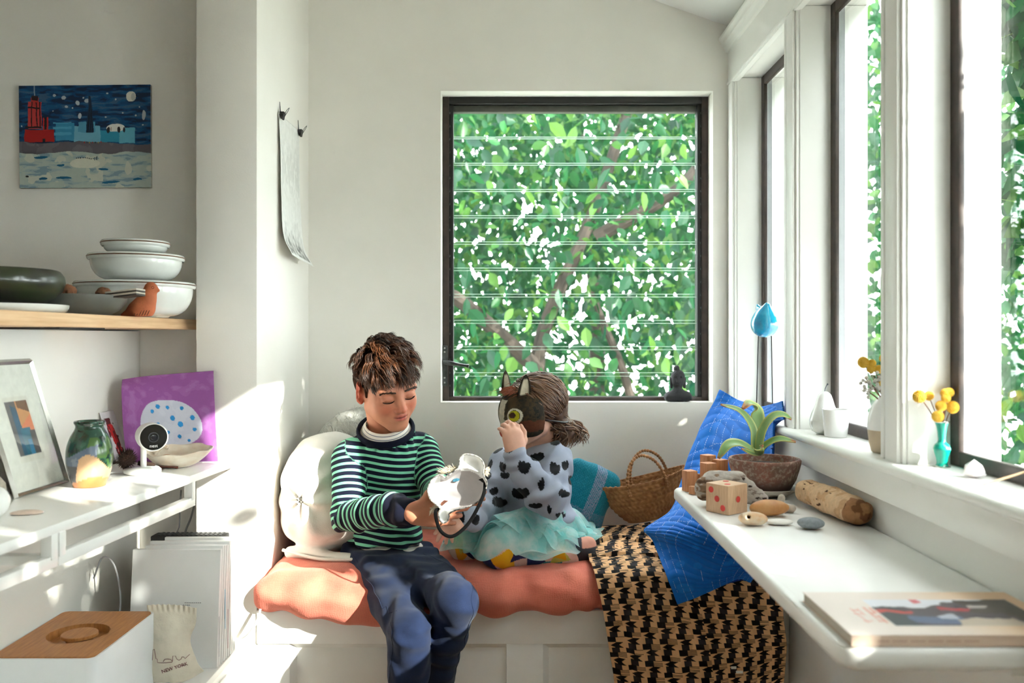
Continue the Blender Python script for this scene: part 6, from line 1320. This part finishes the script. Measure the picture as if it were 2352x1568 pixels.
log = sdf_obj('driftwood_log', sd, .0018, vmat('driftwood_tan', .85, .5, 160, .15, 0, 0, .1, 120), None, 0, logc); tag(log, 'tan cracked driftwood log lying along the back of the desk', 'driftwood'); zm = min(v.co.z for v in log.data.vertices); log.location.z = DZ-zm
def dwc(v):
    Q = v-V3(*dk(1690, 1150)); n1 = fbm(Q*V3(1, 1, 3), 55, 3); c = np.tile(np.array((196, 186, 178.)), (len(v), 1)); left = v[:, 0] < DW0[0]+.028; c[left & (n1 > -.25)] = (150, 124, 104); c[left & (n1 > .3)] = (104, 80, 66); c[~left & (n1 > .5)] = (150, 136, 128)
    for k, (px, py) in enumerate(((1708, 1096), (1723, 1113), (1741, 1140), (1757, 1141))): q = P(px, py, 1.80); c[np.hypot(v[:, 0]-q[0], (v[:, 2]-q[2])*(1.6 if k < 2 else 3)) < (.004 if k < 2 else .006)] = (64, 48, 42)
    return linA(c)
dw = lambda px, py, dy=0: P(px, py, 1.815+dy); DW0 = dw(1618, 1120)
sd = Sdf(); sd.chain([dw(1618, 1112), dw(1640, 1102), dw(1690, 1098), dw(1720, 1118), dw(1752, 1140)], [.018, .020, .017, .013, .0095], .012); sd.chain([dw(1616, 1130), dw(1680, 1134), dw(1745, 1144)], [.014, .016, .009], .02); sd.chain([dw(1628, 1094, .02), dw(1690, 1092, .02)], [.010, .010], .015)
sd.disp = lambda Q: .0018*fbm(Q*V3(1, 1, 2.5), 50, 3)
o = sdf_obj('driftwood_piece', sd, .0018, vmat('driftwood_grey', .85, .6, 140, .15, 0, 0, .1, 120), None, 0, dwc); tag(o, 'weathered grey driftwood piece shaped like an animal head behind the die', 'driftwood'); zm = min(v.co.z for v in o.data.vertices); o.location.z = DZ-zm
# agave in a clay pot
PX, PY = .560, 1.945; SAU = mat('saucer_glaze', (216, 208, 194), .3, .06, 30, rgb2=(150, 136, 120))
o = MB().lathe([(0, 0), (.042, 0), (.052, .004), (.068, .012), (.0725, .0175), (.071, .0185), (.060, .012), (.045, .007), (0, .006)], (PX+.004, PY, DZ), 56).build('saucer', SAU, None, smooth=True, angle=50); tag(o, 'shallow glazed saucer under the clay plant pot', 'saucer')
m_, nt, b = _new('mossy_clay'); cz = _coord(nt); n1 = _noise(nt, 14, 5, cz); n2 = _noise(nt, 130, 4, cz); sx = nt.nodes.new('ShaderNodeSeparateXYZ'); nt.links.new(cz, sx.inputs[0])
c1 = _mix(nt, _ramp(nt, n1.outputs[0], [(.35, (0, 0, 0)), (.62, (1, 1, 1))]), lin((150, 96, 82)), lin((112, 88, 76))); c2 = _mix(nt, _ramp(nt, n2.outputs[0], [(.48, (0, 0, 0)), (.70, (1, 1, 1))]), c1, lin((166, 148, 134)))
c3_ = _mix(nt, _ramp(nt, sx.outputs[2], [(.016, (1, 1, 1)), (.036, (0, 0, 0))]), c2, lin((86, 64, 58))); nt.links.new(c3_, b.inputs['Base Color']); b.inputs['Roughness'].default_value = .85; _bump(nt, b, n2.outputs[0], .4, .001); CLAY = m_
pot = empty('plant_pot', (PX, PY, DZ+.0075), 'mossy terracotta pot with agave on the far end of the desk', 'potted plant')
MB().lathe([(0, 0), (.048, 0), (.056, .006), (.068, .028), (.0755, .052), (.0775, .060), (.0785, .064), (.079, .070), (.077, .073), (.071, .073), (.069, .066), (.066, .05), (0, .05)], (0, 0, 0), 64).build('pot', CLAY, pot, smooth=True, angle=50).location = (PX, PY, DZ+.0075)
MB().lathe([(0, .060), (.03, .061), (.069, .057)], (PX, PY, DZ+.0075), 30).build('soil', mat('soil', (58, 42, 34), .95, .4, 150, 1, 200), pot)
def agcol(v): pass
AGM = vmat('agave_leaf', .45, .1, 90, .45, 0, 0, .05, 50)
def agave(pts, wid, tip, twist=0.0, wit=0.0):
    p = catmull(np.array(pts), 28); n = 28; G = np.zeros((n, 7, 3)); cc = []
    for i in range(n):
        t = i/(n-1); tg_ = p[min(i+1, n-1)]-p[max(i-1, 0)]; tg_ /= np.linalg.norm(tg_); sdv = np.cross(tg_, V3(math.sin(twist), -.5, .85)); sdv /= np.linalg.norm(sdv); up_ = np.cross(sdv, tg_); w = wid*(math.sin(math.pi*(.16+.80*t**.9)))**.8
        for j in range(7):
            s_ = (j-3)/3; G[i, j] = p[i]+sdv*s_*w+up_*(abs(s_)**1.6*w*.38); ex_ = abs(s_) > .9
            col = np.array((150, 178, 122.))*(1-t)+np.array((122, 160, 96.))*t; col = col if not ex_ else np.array((196, 196, 120.)); k = sstep(1-tip, 1, t+.04*rg.normal()); cc.append(col*(1-k)+np.array((176, 104, 66.))*k)
    v_, f_ = slab(G, .0022, (0, -.5, .8)); cc = np.array(cc); link('agave_leaf', meshdata('agave_leaf', v_, f_, linA(np.concatenate([cc, cc]))), AGM, pot, True)
ag = lambda px, py, Y=1.94: P(px, py, Y); b0 = ag(1735, 1038)
agave([b0, ag(1700, 1020, 1.93), ag(1672, 1022, 1.91), ag(1650, 1052, 1.90)], .013, .12, .2)
agave([b0+V3(0, .008, 0), ag(1728, 985, 1.95), ag(1700, 945, 1.96), ag(1655, 928, 1.97)], .012, .06, .3)
agave([b0+V3(.004, .012, 0), ag(1740, 985, 1.965), ag(1736, 940, 1.97), ag(1722, 926, 1.955), ag(1706, 938, 1.94)], .0155, .30, 0)
agave([b0+V3(.006, 0, 0), ag(1752, 990, 1.935), ag(1775, 958, 1.925), ag(1798, 952, 1.92), ag(1818, 962, 1.92)], .012, .06, -.4)
agave([b0+V3(.008, -.002, 0), ag(1760, 1022, 1.93), ag(1790, 1008, 1.91), ag(1828, 1014, 1.90)], .010, .14, -.5)
agave([b0+V3(0, -.01, -.004), ag(1722, 1040, 1.91), ag(1704, 1030, 1.90)], .008, .25, .2); agave([b0+V3(.004, -.012, -.004), ag(1744, 1034, 1.90), ag(1752, 1022, 1.89)], .010, .35, 0)
# magazine on the near end
BX0, BX1, BY0, BY1, BH = .384, .652, .990, 1.158, .0125
bk_ = empty('magazine', (BX0, BY0, DZ), 'thick pale pink magazine with cover photo at the near end of the desk', 'magazine')
MB().box(BX0+.0015, BX1-.0015, BY0+.0015, BY1-.0015, DZ+.0006, DZ+BH-.0006).build('page_block', mat('page_edges', (200, 188, 172), .7, .12, 300, stretch=(1, 1, 60)), bk_)
MB().box(BX0, BX1, BY0, BY1, DZ, DZ+.0006).build('back_cover', mat('pink_cover', (232, 206, 186), .5, .02, 30), bk_); MB().box(BX0, BX1, BY0-.0006, BY0+.0012, DZ, DZ+BH).build('spine', mat('pink_cover', (232, 206, 186), .5), bk_)
def cover(u, v):
    n1 = fbm(np.stack([u*5, v*3, u*0], 1), 2.2, 3); c = np.array((234, 220, 212.))*(1-sstep(.35, 1, u))[:, None]+np.array((236, 196, 156.))*sstep(.35, 1, u)[:, None]
    I = (u > .245) & (u < .93) & (v > .20) & (v < .80); W0 = np.stack([u*7, v*4, u*0], 1); a = (u-.245)/.685+.05*fbm(W0, 1.5, 3); b = (v-.2)/.6+.06*fbm(W0, 1.5, 3, 5.); c[I] = (226, 226, 234); d = b > .30+.10*n1-.12*(a > .5); c[I & d] = (86, 78, 88); c[I & d & (a < .18)] = (60, 70, 78); c[I & (a > .6) & (b < .55+.2*n1) & (b > .02)] = (76, 66, 62); c[I & (b > .42) & (b < .56) & (a < .20)] = (196, 66, 60); c[I & (np.abs(b-.42-.1*(a-.5)) < .05) & (a > .42) & (a < .62)] = (186, 66, 74); c[I & (np.abs(b-.80) < .14) & (a > .18) & (a < .5)] = (92, 110, 146); c[I & (np.abs(b-.66) < .05) & (a > .34) & (a < .48)] = (196, 200, 214); c[I & (b > .74) & (a > .45) & (a < .85)] = (206, 190, 174); c[I & (a > .88) & (b > .3)] = (66, 60, 56); c[I & (np.abs(b-.32) < .06) & (a > .62) & (a < .76)] = (206, 198, 196); c[I & (b < .12) & (a > .30) & (a < .36)] = (212, 110, 120)
    for (x, y, w, h_) in ((.135, .50, .004, .09), (.150, .46, .018, .012), (.165, .50, .004, .08), (.145, .54, .02, .010), (.14, .66, .004, .08), (.15, .70, .02, .010), (.205, .48, .004, .10), (.215, .52, .012, .010), (.228, .46, .004, .06), (.20, .64, .004, .08), (.215, .60, .016, .010), (.225, .66, .004, .08), (.21, .70, .016, .010)): c[(np.abs(u-x) < w) & (np.abs(v-y) < h_)] = (226, 140, 124)
    return c
paint_sheet('cover', quadgrid((BX0, BY1, DZ+BH), (BX1, BY1, DZ+BH), (BX1, BY0, DZ+BH), (BX0, BY0, DZ+BH), 130, 200), cover, vmat('cover_paper', .35, .02, 60, .4, 0, 0, .01), bk_, .0006, (230, 200, 180), (0, 0, 1))
for k in range(34):
    if k % 6 != 4: MB().box(BX0+.03+k*.0034, BX0+.0324+k*.0034, BY0-.0008, BY0-.0005, DZ+.0054, DZ+.0068).build('spine_print', mat('spine_ink', (196, 150, 130), .7, .05, 30), bk_)
# ------------------------------------------------------------------ on the window sill
SLZ = .8855
def sl(px, py): Y = (EYE-SLZ)*F/(py-CY); return V3((px-CX)*Y/F, Y, SLZ)
PORC = mat('porcelain', (240, 239, 238), .22, .01, 20, coat=.4); q = sl(1893, 996); q[0] = .684; pe = empty('pear_ornament', q, 'white porcelain pear with dark stalk on the window sill', 'ornament')
MB().lathe([(0, 0), (.016, 0), (.026, .006), (.032, .020), (.0325, .030), (.028, .046), (.021, .062), (.017, .076), (.0135, .086), (.007, .0925), (0, .094)], q, 44).build('pear_body', PORC, pe, smooth=True, angle=70)
MB().tube([q+V3(0, 0, .093), q+V3(.001, 0, .099), q+V3(.004, 0, .106), q+V3(.007, 0, .110)], [.001, .001, .001, .0022], 7).build('stalk', mat('pewter', (84, 88, 96), .4, .1, 30, metal=.6), pe, smooth=True)
q = sl(1928, 1002); q[0] = .690; o = MB().lathe([(0, 0), (.0225, 0), (.0235, .002), (.0285, .058), (.0275, .0585), (.0268, .057), (.0215, .006), (0, .005)], q, 44).build('white_cup', PORC, None, smooth=True, angle=50); tag(o, 'plain white tapered cup beside the porcelain pear', 'cup')
q = sl(2030, 1036); q = V3(.688, 1.606, SLZ); vs = empty('dipped_vase', q, 'white and beige dipped vase with dried flowers half hidden by window post', 'vase')
MB().lathe([(0, 0), (.024, 0), (.027, .003), (.031, .020), (.0335, .042)], q, 48).build('beige_base', mat('raw_beige', (206, 186, 160), .7, .05, 40), vs, smooth=True, angle=60)
MB().lathe([(.0335, .042), (.034, .05), (.0325, .066), (.027, .084), (.019, .097), (.013, .104), (.0115, .105), (.010, .103), (.012, .09), (0, .03)], q, 48).build('white_body', PORC, vs, smooth=True, angle=60)
YEL = mat('yellow_bloom', (242, 204, 88), .85, .25, 90, rgb2=(226, 178, 58)); STM = mat('brown_stem', (130, 88, 66), .8, .2, 40)
def ballmesh(r):
    v = []; f = []; N = 190
    for i in range(N):
        a = i*2.39996; z = 1-2*(i+.5)/N; rr = math.sqrt(max(0, 1-z*z)); d = np.array((rr*math.cos(a), rr*math.sin(a), z)); s_ = np.cross(d, (.3, .1, 1)); s_ /= np.linalg.norm(s_); t_ = np.cross(d, s_); w = r*.125; k = len(v)
        v += [d*r*.90+s_*w, d*r*.90-s_*w*.5+t_*w*.87, d*r*.90-s_*w*.5-t_*w*.87, d*r*1.10]; f += [(k, k+1, k+3), (k+1, k+2, k+3), (k+2, k, k+3)]
    bm = bmesh.new(); bmesh.ops.create_icosphere(bm, subdivisions=2, radius=r*.89); bm.verts.ensure_lookup_table(); k = len(v); v += [tuple(x.co) for x in bm.verts]; f += [tuple(k+y.index for y in x.verts) for x in bm.faces]; bm.free()
    me = bpy.data.meshes.new('bloom'); me.from_pydata([tuple(map(float, x)) for x in v], [], f); me.materials.append(YEL); return me
BM_ = ballmesh(.01)
def billy(px, py, rpx, Y, root, par, lab, grp):
    c = P(px, py, Y); r = rpx*Y/F; e = empty('dried_flower', root, lab, 'flower', grp)
    o = bpy.data.objects.new('bloom', BM_); COL.objects.link(o); o.parent = e; o.location = Vector(c)-Vector(root); o.scale = (r/.01*1.0, r/.01, r/.01*.95); o.rotation_euler = (px*.1, py*.1, 0)
    MB().tube(catmull(np.array([root, (root+c)/2+V3(0, 0, .004), c]), 10), .0008, 5).build('stem', STM, e, smooth=True)
root = q+V3(0, 0, .085); labs = ('large yellow ball flower at the left top of the dipped vase', 'yellow ball flower behind the large one in the dipped vase', 'yellow ball flower below the large one in the dipped vase', 'yellow ball flower nearest the window post above the berries', 'small yellow ball flower highest beside the post', 'low yellow ball flower among the white berries')
for (px, py, r_), lb in zip(((1983, 832, 13), (2003, 834, 9), (2001, 847, 10), (2019, 848, 10), (2030, 823, 10), (2027, 884, 11)), labs): billy(px, py, r_, 1.605, root, vs, lb, 'yellow ball flowers in the dipped vase')
sp = empty('berry_spray', root, 'spray of dried white berries on brown twigs in the dipped vase', 'dried flowers'); BER = mat('white_berry', (224, 218, 210), .6, .1, 60)
bm = bmesh.new(); bmesh.ops.create_icosphere(bm, subdivisions=2, radius=.0034); bme = bpy.data.meshes.new('berry'); bm.to_mesh(bme); bm.free(); bme.materials.append(BER)
for k in range(9):
    tipv = P(1975+k*7, 895-((k*5) % 7)*6, 1.60+.004*(k % 3)); pts = catmull(np.array([root, root*.4+tipv*.6+V3(0, 0, .006), tipv]), 12); MB().tube(pts, [.0017-.0001*i for i in range(12)], 5).build('twig', STM, sp, smooth=True)
    for j in range(5):
        p = pts[6+j]+rg.normal(size=3)*.005; o = bpy.data.objects.new('berry', bme); COL.objects.link(o); o.parent = sp; o.location = Vector(p)-Vector(root)
# green vase
TQ = mat('turquoise_enamel', (16, 160, 140), .2, .06, 30, coat=.5); SIL2 = mat('silver_rim', (196, 196, 190), .2, .03, 30, metal=.9); q = V3(.704, 1.432, SLZ); gv = empty('green_vase', q, 'small turquoise enamel vase with silver rims on the window sill', 'vase')
pr = catmull(np.array([(.0105, .002), (.0085, .006), (.010, .016), (.0130, .026), (.0135, .031), (.0105, .037), (.0062, .042), (.0062, .050), (.008, .064), (.0108, .073)]), 40); MB().lathe([(0, .002)]+[tuple(x) for x in pr]+[(.0098, .0728), (.006, .055), (0, .05)], q, 44).build('vase_body', TQ, gv, smooth=True, angle=60)
MB().lathe([(0, 0), (.0135, 0), (.0138, .0012), (.0105, .0024)], q, 44).build('foot_rim', SIL2, gv, smooth=True, angle=50); MB().lathe([(.0106, .0726), (.0122, .0746), (.0118, .0752), (.0098, .073)], q, 44).build('mouth_rim', SIL2, gv, smooth=True, angle=50)
root = q+V3(0, 0, .055); labs = ('leftmost large yellow ball flower in the turquoise vase', 'second yellow ball flower from the left in the turquoise vase', 'yellow ball flower at the back top of the turquoise vase', 'topmost right yellow ball flower in the turquoise vase', 'yellow ball flower just below the topmost pair in the turquoise vase', 'central yellow ball flower in the turquoise vase', 'rightmost yellow ball flower in the turquoise vase', 'lowest yellow ball flower at the mouth of the turquoise vase')
for (px, py, r_, Y), lb in zip(((2112, 910, 15, 1.43), (2133, 909, 11, 1.45), (2180, 901, 11, 1.445), (2170, 902, 10, 1.43), (2173, 914, 10.5, 1.425), (2161, 932, 12.5, 1.425), (2188, 935, 14, 1.43), (2154, 956, 13, 1.42)), labs): billy(px, py, r_, Y, root, gv, lb, 'yellow ball flowers in the turquoise vase')
bm = bmesh.new(); bmesh.ops.create_icosphere(bm, subdivisions=1, radius=.0165)
for v in bm.verts: v.co *= 1+.16*math.sin(v.co.x*300+v.co.y*210); v.co.z *= .9
me = bpy.data.meshes.new('rose_quartz'); bm.to_mesh(me); bm.free(); o = link('crystal_lump', me, mat('rose_quartz', (236, 228, 230), .25, .04, 40)); o.location = sl(2246, 1096)+V3(0, 0, .0125); o.location.x = .700; tag(o, 'pale crystal lump on the sill beside the turquoise vase', 'crystal')
a = sl(2258, 1116)+V3(0, 0, .0018); bq = P(2352, 1084, 1.245); o = MB().tube([a, a+(bq-a)*1.15], .0016, 7).build('wooden_stick', mat('stick_wood', (206, 172, 136), .7, .1, 30), None); tag(o, 'thin pale wooden stick propped at the right picture edge', 'stick')
# blue bird on wire legs
BLU = mat('turquoise_glaze', (12, 128, 176), .12, .25, 40, rgb2=(40, 168, 200), coat=.8); YB_ = 2.345; bb = lambda px, py, dy=0: P(px, py, YB_+dy)
sd = Sdf(); sd.ell(bb(1756, 746), (.0355, .036, .034), None, 0); sd.ell(bb(1758, 733), (.028, .028, .034), None, .02); sd.cap(bb(1758, 722, -.01), bb(1762, 700, -.014), .016, .006, .02); sd.cap(bb(1752, 732, .02), bb(1740, 701, .03), .018, .004, .02)
zb = sdf_obj('glazed_bird', sd, .0018, BLU, None, 1); tag(zb, 'glossy blue ceramic bird standing on tall black wire legs', 'ornament')
for px0, px1 in ((1742, 1737), (1772, 1775)):
    a0 = bb(1756+(-4 if px0 < 1756 else 4), 768); a1 = bb(px0, 772); a2 = P(px1, 955, YB_); a2[2] = SLZ; MB().tube([a0+V3(0, -.012, .006), a1, a2], .0016, 7).build('wire_leg', BLACKM, zb, smooth=True)
MB().box(bb(1737, 0)[0]-.006, bb(1775, 0)[0]+.006, YB_-.012, YB_+.012, SLZ, SLZ+.004).build('wire_base', BLACKM, zb)
# dark bust on the window ledge
BUST = mat('black_stone', (38, 38, 42), .75, .15, 60, .3, 200); yb = 2.682; u_ = lambda px, py, dy=0: P(px, py, yb+dy)
sd = Sdf(); sd.ell(u_(1557, 872), (.0195, .020, .0245), None, 0); sd.ell(u_(1557, 862), (.0205, .021, .019), None, .008); sd.ell(u_(1554, 845), (.0095, .010, .010), None, .004); sd.cap(u_(1557, 885), u_(1557, 905), .011, .013, .008); sd.chain([u_(1538, 908), u_(1557, 904), u_(1577, 908)], [.014, .015, .014], .012); sd.box(u_(1557, 912), (.040, .020, .0085), None, .007, .012)
for s_ in (-1, 1): sd.cap(u_(1557+s_*16.5, 868), u_(1557+s_*15, 888), .003, .004, .003); sd.ell(u_(1557+s_*6, 866, -.019), (.004, .003, .0016), None, .002, 0, '-')
sd.cap(u_(1557, 866, -.019), u_(1557, 876, -.0225), .0022, .0034, .003); sd.cap(u_(1553, 882, -.019), u_(1561, 882, -.019), .0018, None, .002)
sd.disp = lambda Q: np.where(Q[:, 2] > P(0, 862, yb)[2], .0009*np.sin(Q[:, 0]*1100)*np.sin(Q[:, 2]*1100), 0)+.0003*vnoise(Q, 300)
o = sdf_obj('stone_bust', sd, .0012, BUST, None, 1); tag(o, 'small black stone bust with topknot on the back window ledge', 'statue'); zm = min(v.co.z for v in o.data.vertices); o.location.z = WZ0+.0003-zm
